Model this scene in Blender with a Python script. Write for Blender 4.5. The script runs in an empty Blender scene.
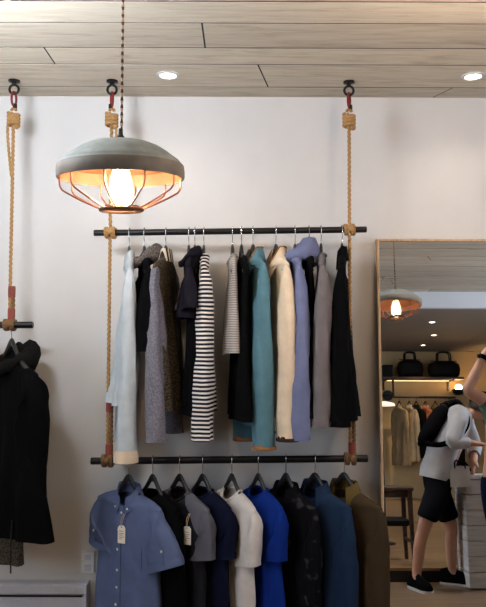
import bpy, math, random
from mathutils import Vector, Matrix, noise
random.seed(7)
SC = bpy.context.scene
COL = SC.collection
PI = math.pi
def R(d): return math.radians(d)

# ------------------------------------------------------------------ camera
F_PX = 727.0
CAM = Vector((0.0, 0.0, 1.55))
PITCH, ROLL = R(2.8), R(0.2)
cam_d = bpy.data.cameras.new('camera')
cam = bpy.data.objects.new('camera', cam_d)
COL.objects.link(cam)
cam_d.sensor_fit = 'HORIZONTAL'; cam_d.sensor_width = 36.0
cam_d.lens = F_PX / 486.0 * 36.0
cam_d.clip_start = 0.02
CM = Matrix.Rotation(PI / 2 + PITCH, 4, 'X') @ Matrix.Rotation(ROLL, 4, 'Z')
cam.matrix_world = Matrix.Translation(CAM) @ CM
SC.camera = cam

D = 4.0            # the wall behind the racks
RY = 3.75         # the rails
RIG_C = 2.9        # ceiling height
# the leaning mirror's plane
MTH = R(4.0)
MQ = Vector((0, 3.955, 2.10))
MN = Vector((0, -math.cos(MTH), math.sin(MTH)))

def ray(px, py):
    return (CM.to_3x3() @ Vector(((px - 243.0), -(py - 303.5), -F_PX))).normalized()
def P(px, py, y):
    d = ray(px, py)
    return CAM + d * ((y - CAM.y) / d.y)
def PM(px, py, y):
    """the real point at depth y that the leaning mirror shows at a place in the view"""
    d = ray(px, py)
    t = (MQ - CAM).dot(MN) / d.dot(MN)
    h = CAM + d * t
    r = d - 2 * d.dot(MN) * MN
    return h + r * ((y - h.y) / r.y)
def PMZ(px, py, z):
    d = ray(px, py)
    t = (MQ - CAM).dot(MN) / d.dot(MN)
    h = CAM + d * t
    r = d - 2 * d.dot(MN) * MN
    return h + r * ((z - h.z) / r.z)

# ------------------------------------------------------------------ materials
def lin(c):
    return tuple((v / 12.92 if v <= .04045 else ((v + .055) / 1.055) ** 2.4) for v in [x / 255.0 for x in c]) + (1.0,)
def newmat(name):
    m = bpy.data.materials.new(name); m.use_nodes = True
    nt = m.node_tree
    return m, nt, nt.nodes['Principled BSDF']
def N(nt, t, **kw):
    n = nt.nodes.new(t)
    for k, v in kw.items():
        if k in n.inputs: n.inputs[k].default_value = v
        else: setattr(n, k, v)
    return n
def ramp(nt, stops):
    r = nt.nodes.new('ShaderNodeValToRGB')
    el = r.color_ramp.elements
    while len(el) < len(stops): el.new(0.5)
    for e, (p, c) in zip(el, stops):
        e.position = p; e.color = c
    return r
def simple(name, rgb, rough=.6, metal=0.0, var=.08, scale=40, bump=.05, spec=.5):
    m, nt, b = newmat(name)
    c = lin(rgb)
    tc = N(nt, 'ShaderNodeTexCoord')
    nz = N(nt, 'ShaderNodeTexNoise', Scale=scale, Detail=4.0)
    nt.links.new(tc.outputs['Object'], nz.inputs['Vector'])
    lo = tuple(max(0, v * (1 - var)) for v in c[:3]) + (1,); hi = tuple(min(1, v * (1 + var)) for v in c[:3]) + (1,)
    r = ramp(nt, [(.3, lo), (.7, hi)])
    nt.links.new(nz.outputs['Fac'], r.inputs['Fac'])
    nt.links.new(r.outputs['Color'], b.inputs['Base Color'])
    b.inputs['Roughness'].default_value = rough
    b.inputs['Metallic'].default_value = metal
    b.inputs['Specular IOR Level'].default_value = spec
    if bump:
        bp = N(nt, 'ShaderNodeBump', Strength=bump, Distance=.005)
        nt.links.new(nz.outputs['Fac'], bp.inputs['Height'])
        nt.links.new(bp.outputs['Normal'], b.inputs['Normal'])
    return m
def fabric(name, rgb, rgb2=None, speck=0.0, weave=900, soft=.15):
    """woven cloth: fine weave bump, slow tone variation, optional flecks of a second yarn"""
    m, nt, b = newmat(name)
    c = lin(rgb); c2 = lin(rgb2) if rgb2 else tuple(v * .75 for v in c[:3]) + (1,)
    tc = N(nt, 'ShaderNodeTexCoord')
    n1 = N(nt, 'ShaderNodeTexNoise', Scale=14.0, Detail=3.0)
    n2 = N(nt, 'ShaderNodeTexNoise', Scale=(130.0 if speck else 420.0), Detail=2.0)
    nt.links.new(tc.outputs['Object'], n1.inputs['Vector']); nt.links.new(tc.outputs['Object'], n2.inputs['Vector'])
    r1 = ramp(nt, [(.35, tuple(v * (1 - soft) for v in c[:3]) + (1,)), (.65, c)])
    nt.links.new(n1.outputs['Fac'], r1.inputs['Fac'])
    mx = N(nt, 'ShaderNodeMix'); mx.data_type = 'RGBA'
    r2 = ramp(nt, [(.45 if speck else .3, (0, 0, 0, 1)), (.58 if speck else .8, (1, 1, 1, 1))])
    nt.links.new(n2.outputs['Fac'], r2.inputs['Fac'])
    mu = N(nt, 'ShaderNodeMath', operation='MULTIPLY'); mu.inputs[1].default_value = speck if speck else .35
    nt.links.new(r2.outputs['Color'], mu.inputs[0])
    nt.links.new(mu.outputs[0], mx.inputs['Factor'])
    nt.links.new(r1.outputs['Color'], mx.inputs['A']); mx.inputs['B'].default_value = c2
    nt.links.new(mx.outputs['Result'], b.inputs['Base Color'])
    b.inputs['Roughness'].default_value = .95
    b.inputs['Specular IOR Level'].default_value = .04
    bp = N(nt, 'ShaderNodeBump', Strength=.25, Distance=.002)
    nt.links.new(n2.outputs['Fac'], bp.inputs['Height']); nt.links.new(bp.outputs['Normal'], b.inputs['Normal'])
    return m
def striped(name, a, bcol, period, duty=.5, axis='Z'):
    m, nt, b = newmat(name)
    tc = N(nt, 'ShaderNodeTexCoord'); sp = N(nt, 'ShaderNodeSeparateXYZ')
    nt.links.new(tc.outputs['Object'], sp.inputs[0])
    nz = N(nt, 'ShaderNodeTexNoise', Scale=9.0)
    nt.links.new(tc.outputs['Object'], nz.inputs['Vector'])
    w = N(nt, 'ShaderNodeMath', operation='MULTIPLY'); w.inputs[1].default_value = .006
    nt.links.new(nz.outputs['Fac'], w.inputs[0])
    ad = N(nt, 'ShaderNodeMath', operation='ADD'); nt.links.new(sp.outputs[axis], ad.inputs[0]); nt.links.new(w.outputs[0], ad.inputs[1])
    dv = N(nt, 'ShaderNodeMath', operation='DIVIDE'); dv.inputs[1].default_value = period
    nt.links.new(ad.outputs[0], dv.inputs[0])
    fr = N(nt, 'ShaderNodeMath', operation='FRACT'); nt.links.new(dv.outputs[0], fr.inputs[0])
    gt = N(nt, 'ShaderNodeMath', operation='GREATER_THAN'); gt.inputs[1].default_value = duty
    nt.links.new(fr.outputs[0], gt.inputs[0])
    mx = N(nt, 'ShaderNodeMix'); mx.data_type = 'RGBA'
    mx.inputs['A'].default_value = lin(a); mx.inputs['B'].default_value = lin(bcol)
    nt.links.new(gt.outputs[0], mx.inputs['Factor']); nt.links.new(mx.outputs['Result'], b.inputs['Base Color'])
    b.inputs['Roughness'].default_value = .95; b.inputs['Specular IOR Level'].default_value = .1
    return m
def emit(name, rgb, strength):
    m, nt, b = newmat(name)
    b.inputs['Base Color'].default_value = (0.8, 0.8, 0.8, 1)
    b.inputs['Emission Color'].default_value = lin(rgb)
    b.inputs['Emission Strength'].default_value = strength
    return m

M = {}
def wood_planks(name, c1, c2, c3, rough=.75, stretch=(1.2, 26, 26)):
    m, nt, b = newmat(name)
    tc = N(nt, 'ShaderNodeTexCoord'); geo = N(nt, 'ShaderNodeNewGeometry')
    ofs = N(nt, 'ShaderNodeVectorMath', operation='SCALE'); ofs.inputs[0].default_value = (13.0, 7.0, 5.0)
    nt.links.new(geo.outputs['Random Per Island'], ofs.inputs['Scale'])
    ad = N(nt, 'ShaderNodeVectorMath', operation='ADD')
    nt.links.new(tc.outputs['Object'], ad.inputs[0]); nt.links.new(ofs.outputs[0], ad.inputs[1])
    mp = N(nt, 'ShaderNodeMapping'); mp.inputs['Scale'].default_value = stretch
    nt.links.new(ad.outputs[0], mp.inputs['Vector'])
    n1 = N(nt, 'ShaderNodeTexNoise', Scale=1.6, Detail=9.0, Roughness=.68, Distortion=.6)
    nt.links.new(mp.outputs[0], n1.inputs['Vector'])
    r = ramp(nt, [(.25, lin(c1)), (.5, lin(c2)), (.78, lin(c3))])
    nt.links.new(n1.outputs['Fac'], r.inputs['Fac'])
    # knots and saw marks
    v = N(nt, 'ShaderNodeTexNoise', Scale=1.1, Detail=2.0)
    mp2 = N(nt, 'ShaderNodeMapping'); mp2.inputs['Scale'].default_value = (1.5, 7, 7)
    nt.links.new(ad.outputs[0], mp2.inputs['Vector']); nt.links.new(mp2.outputs[0], v.inputs['Vector'])
    r2 = ramp(nt, [(.26, (.45, .36, .28, 1)), (.34, (1, 1, 1, 1))])
    nt.links.new(v.outputs['Fac'], r2.inputs['Fac'])
    mx = N(nt, 'ShaderNodeMix'); mx.data_type = 'RGBA'; mx.blend_type = 'MULTIPLY'; mx.inputs['Factor'].default_value = .8
    nt.links.new(r.outputs['Color'], mx.inputs['A']); nt.links.new(r2.outputs['Color'], mx.inputs['B'])
    hv = N(nt, 'ShaderNodeHueSaturation')
    ma = N(nt, 'ShaderNodeMapRange'); ma.inputs['To Min'].default_value = .82; ma.inputs['To Max'].default_value = 1.08
    nt.links.new(geo.outputs['Random Per Island'], ma.inputs['Value']); nt.links.new(ma.outputs[0], hv.inputs['Value'])
    nt.links.new(mx.outputs['Result'], hv.inputs['Color'])
    nt.links.new(hv.outputs['Color'], b.inputs['Base Color'])
    b.inputs['Roughness'].default_value = rough
    bp = N(nt, 'ShaderNodeBump', Strength=.35, Distance=.004)
    nt.links.new(n1.outputs['Fac'], bp.inputs['Height']); nt.links.new(bp.outputs['Normal'], b.inputs['Normal'])
    return m
M['plank'] = wood_planks('whitewashed_planks', (170, 154, 134), (208, 196, 176), (224, 214, 198), stretch=(2.0, 22, 22))
M['floor'] = wood_planks('worn_floor', (88, 70, 54), (128, 106, 84), (148, 126, 102), rough=.35)
M['oak'] = wood_planks('pale_oak', (150, 118, 88), (196, 164, 128), (212, 184, 150), stretch=(26, 26, 1.2))
M['darkwood'] = wood_planks('dark_wood', (40, 24, 14), (66, 42, 26), (84, 56, 36), stretch=(4, 4, 20), rough=.5)
M['platform'] = wood_planks('platform_boards', (92, 66, 40), (128, 96, 60), (150, 116, 76), rough=.5)
M['gap'] = simple('gap_black', (22, 18, 15), .9)
M['wall'] = simple('painted_wall', (206, 203, 200), .85, var=.02, scale=6, bump=.02)
M['wall_warm'] = simple('ochre_wall', (186, 160, 116), .85, var=.05, scale=5, bump=.03)
M['wall_grey'] = simple('grey_wall', (120, 116, 112), .85, var=.03, scale=5)
M['soffit'] = simple('soffit_paint', (214, 217, 222), .8, var=.02, scale=6, bump=0)
M['lowceil'] = simple('lower_ceiling_paint', (142, 132, 122), .8, var=.03, scale=4, bump=0)
M['steel_black'] = simple('blackened_pipe', (24, 22, 22), .42, .6, var=.3, scale=30)
M['chrome'] = simple('hook_wire', (170, 170, 172), .25, 1.0, var=.05)
M['red'] = simple('red_lacquer', (118, 30, 27), .4, .2, var=.15)
M['redtape'] = simple('red_tape', (128, 46, 36), .6, var=.2)
M['rope'] = simple('jute_rope', (158, 120, 74), .9, var=.3, scale=160, bump=.4)
M['rope_old'] = simple('weathered_rope', (108, 78, 46), .9, var=.3, scale=160, bump=.4)
M['hanger'] = simple('hanger_black', (20, 19, 20), .45, var=.2)
M['concrete'] = simple('cast_concrete', (120, 124, 120), .9, var=.16, scale=22, bump=.25)
M['bronze'] = simple('bronze_band', (92, 62, 40), .5, .6, var=.3, scale=25)
M['copper'] = simple('copper_lining', (112, 70, 44), .6, .2, var=.12, scale=20)
M['wire'] = simple('copper_wire', (150, 96, 72), .35, .85, var=.15)
M['white'] = simple('white_paint', (216, 216, 214), .6, var=.03)
M['heater'] = simple('heater_enamel', (196, 198, 206), .45, var=.03)
M['tag'] = simple('tag_card', (236, 226, 212), .8, var=.04)
M['ink'] = simple('tag_ink', (120, 108, 98), .8)
M['string'] = simple('tag_string', (206, 176, 140), .9)
M['button'] = simple('shell_button', (226, 222, 214), .3, var=.05)
M['leather'] = simple('dark_leather', (16, 13, 12), .6, var=.25, scale=30, spec=.15)
M['skin'] = simple('skin', (196, 146, 120), .55, var=.06, scale=18, bump=.03)
M['skin2'] = simple('skin_fair', (206, 158, 134), .55, var=.06, scale=18, bump=.03)
M['hair'] = simple('dark_hair', (36, 26, 20), .7, var=.3, scale=90, bump=.4)
M['eye'] = simple('eye', (40, 30, 26), .2)
M['rubber'] = simple('white_rubber', (210, 208, 204), .6)
M['bulb_on'] = emit('lit_filament', (255, 222, 184), 1100.0)
M['disc_on'] = emit('lit_lens', (255, 232, 204), 14.0)
M['shade_on'] = emit('lit_shade', (255, 226, 190), 1.2)
def bulb_glass():
    m = bpy.data.materials.new('glowing_glass'); m.use_nodes = True
    nt = m.node_tree; nt.nodes.clear()
    out = N(nt, 'ShaderNodeOutputMaterial'); tr = N(nt, 'ShaderNodeBsdfTransparent')
    em = N(nt, 'ShaderNodeEmission'); em.inputs['Color'].default_value = lin((255, 214, 158)); em.inputs['Strength'].default_value = 4.2
    mx = N(nt, 'ShaderNodeMixShader'); mx.inputs[0].default_value = .5
    nt.links.new(tr.outputs[0], mx.inputs[1]); nt.links.new(em.outputs[0], mx.inputs[2]); nt.links.new(mx.outputs[0], out.inputs[0])
    return m
M['bulb_glass'] = bulb_glass()
def pane_glass():
    m = bpy.data.materials.new('window_glass'); m.use_nodes = True
    nt = m.node_tree; nt.nodes.clear()
    out = N(nt, 'ShaderNodeOutputMaterial'); tr = N(nt, 'ShaderNodeBsdfTransparent')
    gl = N(nt, 'ShaderNodeBsdfGlossy'); gl.inputs['Roughness'].default_value = .02
    mx = N(nt, 'ShaderNodeMixShader'); mx.inputs[0].default_value = .06
    nt.links.new(tr.outputs[0], mx.inputs[1]); nt.links.new(gl.outputs[0], mx.inputs[2]); nt.links.new(mx.outputs[0], out.inputs[0])
    return m
M['pane'] = pane_glass()
m, nt, b = newmat('mirror_silver')
b.inputs['Base Color'].default_value = (.9, .9, .9, 1); b.inputs['Metallic'].default_value = 1; b.inputs['Roughness'].default_value = 0.0
M['mirror'] = m
def brick_white():
    m, nt, b = newmat('white_boards')
    tc = N(nt, 'ShaderNodeTexCoord'); nz = N(nt, 'ShaderNodeTexNoise', Scale=5.0, Detail=5.0)
    mp = N(nt, 'ShaderNodeMapping'); mp.inputs['Scale'].default_value = (1, 1, 14)
    nt.links.new(tc.outputs['Object'], mp.inputs[0]); nt.links.new(mp.outputs[0], nz.inputs['Vector'])
    r = ramp(nt, [(.3, lin((206, 204, 202))), (.7, lin((238, 238, 238)))])
    nt.links.new(nz.outputs['Fac'], r.inputs[0]); nt.links.new(r.outputs[0], b.inputs['Base Color'])
    b.inputs['Roughness'].default_value = .7
    return m
M['whiteboards'] = brick_white()

# ------------------------------------------------------------------ mesh building
class MB:
    def __init__(self): self.v = []; self.f = []
    def add(self, vs, fs):
        o = len(self.v); self.v += [tuple(p) for p in vs]; self.f += [tuple(i + o for i in q) for q in fs]; return self
    def grid(self, rows, closed=True, cap0=False, cap1=False):
        n = len(rows[0]); vs = [p for r in rows for p in r]; fs = []
        for i in range(len(rows) - 1):
            for j in range(n if closed else n - 1):
                a = i * n + j; b_ = i * n + (j + 1) % n
                fs.append((a, b_, b_ + n, a + n))
        if cap0: fs.append(tuple(range(n - 1, -1, -1)))
        if cap1: fs.append(tuple((len(rows) - 1) * n + j for j in range(n)))
        return self.add(vs, fs)
    def box(self, c, s, bev=0.0, rot=None):
        cx, cy, cz = c; hx, hy, hz = s[0] / 2, s[1] / 2, s[2] / 2
        b_ = min(bev, hx * .9, hy * .9, hz * .9)
        if b_ <= 0:
            vs = [(x, y, z) for z in (-hz, hz) for y in (-hy, hy) for x in (-hx, hx)]
            fs = [(0, 2, 3, 1), (4, 5, 7, 6), (0, 1, 5, 4), (2, 6, 7, 3), (0, 4, 6, 2), (1, 3, 7, 5)]
        else:
            def ring(z, ins):
                x, y = hx - ins, hy - ins; k = b_ if ins == 0 else b_ * .4
                return [(-x + k, -y, z), (x - k, -y, z), (x, -y + k, z), (x, y - k, z), (x - k, y, z), (-x + k, y, z), (-x, y - k, z), (-x, -y + k, z)]
            rows = [ring(-hz, b_), ring(-hz + b_, 0), ring(hz - b_, 0), ring(hz, b_)]
            t = MB(); t.grid(rows, True, True, True); vs, fs = t.v, t.f
        vs = [Vector(p) for p in vs]
        if rot is not None: vs = [rot @ p for p in vs]
        return self.add([p + Vector(c) for p in vs], fs)
    def tube(self, pts, r, seg=10, cap=True, mod=None, close=False):
        pts = [Vector(p) for p in pts]; n = len(pts)
        rs = r if isinstance(r, (list, tuple)) else [r] * n
        rows = []; up = None; s = 0.0
        for i, p in enumerate(pts):
            if close: t = pts[(i + 1) % n] - pts[i - 1]
            else: t = pts[min(i + 1, n - 1)] - pts[max(i - 1, 0)]
            t = t.normalized() if t.length > 1e-9 else Vector((0, 0, 1))
            if up is None:
                up = Vector((0, 1, 0)) if abs(t.y) < .9 else Vector((1, 0, 0))
            up = (up - t * up.dot(t)).normalized(); sd = t.cross(up)
            if i: s += (p - pts[i - 1]).length
            row = []
            for j in range(seg):
                a = 2 * PI * j / seg
                rr = rs[i] * (mod(a, s) if mod else 1)
                row.append(p + (up * math.cos(a) + sd * math.sin(a)) * rr)
            rows.append(row)
        if close: rows.append(rows[0]); return self.grid(rows, True)
        return self.grid(rows, True, cap, cap)
    def lathe(self, prof, c=(0, 0, 0), seg=40, tilt=None, cap0=False, cap1=False):
        rows = []
        for r, z in prof:
            row = []
            for j in range(seg):
                a = 2 * PI * j / seg
                p = Vector((r * math.cos(a), r * math.sin(a), z))
                if tilt is not None: p = tilt @ p
                row.append(p + Vector(c))
            rows.append(row)
        return self.grid(rows, True, cap0, cap1)
    def torus(self, c, R_, r, seg=28, seg2=8, rot=None):
        pts = []
        for i in range(seg):
            a = 2 * PI * i / seg; p = Vector((R_ * math.cos(a), R_ * math.sin(a), 0))
            if rot is not None: p = rot @ p
            pts.append(p + Vector(c))
        return self.tube(pts, r, seg2, close=True)
    def ball(self, c, r, seg=16, rings=10, rot=None, fn=None):
        rx, ry, rz = (r, r, r) if not isinstance(r, (tuple, list)) else r
        rows = []
        for i in range(rings + 1):
            th = PI * i / rings; row = []
            for j in range(seg):
                a = 2 * PI * j / seg
                u = Vector((math.sin(th) * math.cos(a), math.sin(th) * math.sin(a), math.cos(th)))
                k = fn(u) if fn else 1
                p = Vector((u.x * rx, u.y * ry, u.z * rz)) * k
                if rot is not None: p = rot @ p
                row.append(p + Vector(c))
            rows.append(row)
        return self.grid(rows, True)
    def build(self, name, mat, parent=None, label=None, smooth=True, origin=None, kind=None, sub=0):
        me = bpy.data.meshes.new(name)
        vs = self.v
        if origin is not None:
            o = Vector(origin); vs = [tuple(Vector(p) - o) for p in vs]
        me.from_pydata(vs, [], self.f)
        me.validate(); me.update()
        import bmesh
        bm = bmesh.new(); bm.from_mesh(me)
        bmesh.ops.remove_doubles(bm, verts=bm.verts, dist=1e-6)
        bmesh.ops.recalc_face_normals(bm, faces=bm.faces)
        bm.to_mesh(me); bm.free()
        if smooth:
            for p in me.polygons: p.use_smooth = True
            try: me.set_sharp_from_angle(angle=R(42))
            except Exception: pass
        me.materials.append(mat)
        ob = bpy.data.objects.new(name, me); COL.objects.link(ob)
        if parent is not None: ob.parent = parent
        if label: ob['label'] = label
        if kind: ob['kind'] = kind
        if sub:
            s = ob.modifiers.new('smooth', 'SUBSURF'); s.levels = sub; s.render_levels = sub
        return ob
def tag(o, label=None, cat=None, group=None, kind=None):
    if label: o['label'] = label
    if cat: o['category'] = cat
    if group: o['group'] = group
    if kind: o['kind'] = kind
    return o
def thing(name, label, cat, loc=(0, 0, 0), rz=0.0, group=None):
    o = bpy.data.objects.new(name, None); COL.objects.link(o)
    o.empty_display_size = .05
    o.location = loc; o.rotation_euler = (0, 0, rz)
    return tag(o, label, cat, group)
def dup(root, loc=None, rz=None, label=None):
    def rec(o, par):
        c = o.copy(); COL.objects.link(c)
        if par is not None: c.parent = par
        for ch in list(o.children): rec(ch, c)
        return c
    r = rec(root, None)
    if loc is not None: r.location = loc
    if rz is not None: r.rotation_euler = (0, 0, rz)
    if label: r['label'] = label
    return r
def arc(c, r, a0, a1, n, u, v):
    c = Vector(c); u = Vector(u); v = Vector(v)
    return [c + u * (r * math.cos(R(a0 + (a1 - a0) * i / n))) + v * (r * math.sin(R(a0 + (a1 - a0) * i / n))) for i in range(n + 1)]
def catmull(pts, n=6):
    pts = [Vector(p) for p in pts]; out = []
    for i in range(len(pts) - 1):
        p0 = pts[max(i - 1, 0)]; p1 = pts[i]; p2 = pts[i + 1]; p3 = pts[min(i + 2, len(pts) - 1)]
        for k in range(n):
            t = k / n
            out.append(.5 * ((2 * p1) + (p2 - p0) * t + (2 * p0 - 5 * p1 + 4 * p2 - p3) * t * t + (3 * p1 - p0 - 3 * p2 + p3) * t ** 3))
    out.append(pts[-1]); return out
def lerp(a, b, t): return a + (b - a) * t
def interp(stops, t):
    for (t0, v0), (t1, v1) in zip(stops, stops[1:]):
        if t <= t1: return lerp(v0, v1, (t - t0) / max(1e-9, t1 - t0))
    return stops[-1][1]

# ------------------------------------------------------------------ the room
X0, X1, Y0, Y1 = -4.2, 5.4, -6.0, D
BULK = -1.3        # where the plank ceiling stops
def struct(name, mb, mat, smooth=False): return mb.build(name, mat, None, smooth=smooth, kind='structure')
struct('floor', MB().box(((X0 + X1) / 2, (Y0 + Y1) / 2, -.05), (X1 - X0 + .4, Y1 - Y0 + .4, .1)), M['floor'])
struct('wall_back', MB().box(((X0 + X1) / 2, D + .075, 1.5), (X1 - X0 + .4, .15, 3.1)), M['wall'])
struct('wall_front', MB().box(((X0 + X1) / 2, Y0 - .075, 1.5), (X1 - X0 + .4, .15, 3.1)), M['wall_warm'])
# left wall with the shop window; right window added to light the mirrored end
WY0, WY1, WZ0, WZ1 = -1.0, .9, .75, 2.8
VY0, VY1 = -1.1, 2.2
for nm, wn, X_, sg, ya, yb in (('wall_left', 'window_1', X0, -1, WY0, WY1), ('wall_right', 'added_window', X1, 1, VY0, VY1)):
    wl = MB(); xc = X_ + sg * .075
    wl.box((xc, (Y0 + ya) / 2, 1.5), (.15, ya - Y0, 3.1)); wl.box((xc, (yb + Y1) / 2, 1.5), (.15, Y1 - yb, 3.1))
    wl.box((xc, (ya + yb) / 2, WZ0 / 2), (.15, yb - ya, WZ0)); wl.box((xc, (ya + yb) / 2, (WZ1 + 3.05) / 2), (.15, yb - ya, 3.05 - WZ1))
    struct(nm, wl, M['wall'])
    wf = MB(); xf = X_ + sg * .05
    for z in (WZ0, WZ1): wf.box((xf, (ya + yb) / 2, z), (.08, yb - ya + .08, .06))
    for y in (ya, (ya + yb) / 2, yb): wf.box((xf, y, (WZ0 + WZ1) / 2), (.08, .06, WZ1 - WZ0))
    w1 = struct(wn, wf, M['white'])
    MB().box((xf, (ya + yb) / 2, (WZ0 + WZ1) / 2), (.008, yb - ya, WZ1 - WZ0)).build('window_pane', M['pane'], w1, smooth=False)
    pl_ = bpy.data.lights.new('window_portal', 'AREA'); pl_.shape = 'RECTANGLE'; pl_.size = yb - ya; pl_.size_y = WZ1 - WZ0; pl_.cycles.is_portal = True
    po = bpy.data.objects.new('window_portal', pl_); COL.objects.link(po); po.location = (X_ + sg * .01, (ya + yb) / 2, (WZ0 + WZ1) / 2); po.rotation_euler = (R(90), 0, R(90) * sg)

# plank ceiling: boards along x, real gaps, a few end joints cut on the slant
cl = MB()
edges = [4.02, 3.84, 3.52, 3.316, 3.05]
rr = random.Random(3)
while edges[-1] > BULK: edges.append(max(BULK, edges[-1] - rr.choice((.16, .2, .22, .27, .3))))
jpx = {0: [1.12], 1: [.07, 2.1], 2: [-.93, 1.7], 3: [-.18, 1.9], 4: [1.6]}
for i in range(len(edges) - 1):
    ya, yb = edges[i] - .005, edges[i + 1] + .005
    cuts = sorted(jpx.get(i, [rr.uniform(X0, X1), rr.uniform(X0, X1)]))
    xs = [X0 - .1] + cuts + [X1 + .1]
    sl = [0] + [rr.choice((0, .06, -.07)) if i != 3 else 0 for _ in cuts] + [0]
    for k in range(len(xs) - 1):
        dz = rr.uniform(0, .001)
        a0, a1 = xs[k] + .004, xs[k + 1] - .004
        s0, s1 = sl[k], sl[k + 1]
        lo, hi = RIG_C + dz, RIG_C + .03
        q = [(a0 + s0, ya), (a1 + s1, ya), (a1, yb), (a0, yb)]
        cl.add([(x, y, lo) for x, y in q] + [(x, y, hi) for x, y in q],
               [(0, 1, 2, 3), (7, 6, 5, 4), (0, 4, 5, 1), (1, 5, 6, 2), (2, 6, 7, 3), (3, 7, 4, 0)])
struct('ceiling', cl, M['plank'])
struct('trim_1', MB().box(((X0 + X1) / 2, (BULK + D) / 2 + .1, RIG_C + .0265), (X1 - X0 + .3, D - BULK + .4, .05)), M['gap'])
struct('trim_2', MB().box(((X0 + X1) / 2, BULK - .05, RIG_C - .06), (X1 - X0 + .2, .1, .29)), M['soffit'])
struct('ceiling.001', MB().box(((X0 + X1) / 2, (Y0 + BULK) / 2 - .05, RIG_C - .195 + .06), (X1 - X0 + .2, BULK - Y0, .1)), M['lowceil'])

# ------------------------------------------------------------------ downlights
def downlight(x, y, z, label, power=0, size=62, col=(1, .86, .7), tilt=0.0):
    t = thing('recessed_downlight', label, 'ceiling light', (x, y, z), 0, 'recessed ceiling downlights')
    MB().lathe([(.040, -.003), (.043, -.008), (.052, -.008), (.058, -.005), (.059, .001)], seg=32).build('trim_ring', M['white'], t)
    MB().lathe([(.0005, -.0035), (.041, -.003)], seg=24).build('lens', M['disc_on'], t)
    if power:
        l = bpy.data.lights.new('downlight_lamp', 'SPOT'); l.energy = power; l.color = col
        l.spot_size = R(size * 2); l.spot_blend = .9; l.shadow_soft_size = .035
        lo = bpy.data.objects.new('downlight_lamp', l); COL.objects.link(lo)
        lo.location = (x, y, z - .02); lo.rotation_euler = (tilt, 0, 0)
    return t
pa = P(168, 72, 3.66); pb = P(473, 72, 3.66)
DLY = 3.66
DP = 8
downlight(pa.x, DLY, RIG_C, 'recessed downlight in the planks above the cage pendant', DP)
downlight(pb.x, DLY, RIG_C, 'recessed downlight in the planks above the leaning mirror', DP)
downlight(2 * pa.x - pb.x, DLY, RIG_C, 'recessed downlight beyond the left rack, outside the view', DP)
for (px, py, nm, pw) in ((432, 322, 'nearest the white ceiling step', 45), (434, 335, 'in the middle of the three', 45), (423, 345, 'nearest the bag shelf', 130)):
    q = PMZ(px, py, RIG_C - .185)
    downlight(q.x, q.y, RIG_C - .185, 'small downlight of the lower ceiling seen in the mirror, ' + nm, pw, 50, (1, .74, .46))

# unseen uplights added to brighten ceiling and upper wall: an opal globe half sunk in a white enamel bowl
M['opal_cool'] = emit('lit_opal_cool', (236, 244, 255), 90.0)
M['opal_warm'] = emit('lit_opal_warm', (255, 226, 202), 96.0)
for gx, gy, gm, gr, nm in ((-1.25, 2.2, 'opal_cool', .20, 'nearest the shop window'), (.90, 2.2, 'opal_warm', .115, 'before the leaning mirror')):
    t = thing('added_bowl_uplight', 'added white bowl uplight outside the view, ' + nm, 'pendant lamp', (gx, gy, RIG_C), 0, 'added bowl uplights')
    zc0 = -.28 - gr
    MB().lathe([(0, 0), (.05, 0), (.05, -.012), (.01, -.02), (0, -.02)], seg=20).build('ceiling_rose', M['steel_black'], t)
    MB().tube([(0, 0, -.02), (0, 0, -.26)], .005, 8).build('stem', M['steel_black'], t)
    MB().tube([(0, 0, -.25), (0, 0, -.285)], .03, 14).build('holder', M['steel_black'], t)
    MB().ball((0, 0, zc0), gr, 28, 18).build('globe', M[gm], t)
    rb_ = gr + .012; rows = []
    for i in range(13):
        th = R(90 + (26 if gx < 0 else 8) + (62 if gx < 0 else 80) * i / 12); rows.append((rb_ * math.sin(th), zc0 + rb_ * math.cos(th)))  # rim height set so the bowl cuts light off the lower wall
    inner = [(r_ * .975, z_ + .002) for r_, z_ in reversed(rows)]
    MB().lathe([(0.001, rows[-1][1] - .001)] + rows[::-1] + inner[::-1] + [(0.001, inner[0][1])], seg=40).build('bowl', M['white'], t)
downlight(1.55, 2.75, RIG_C, 'recessed downlight added outside the view above the white plank counter', 95, 48, (.95, .97, 1.0))  # unseen lamp added to brighten the bending person's white top

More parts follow.
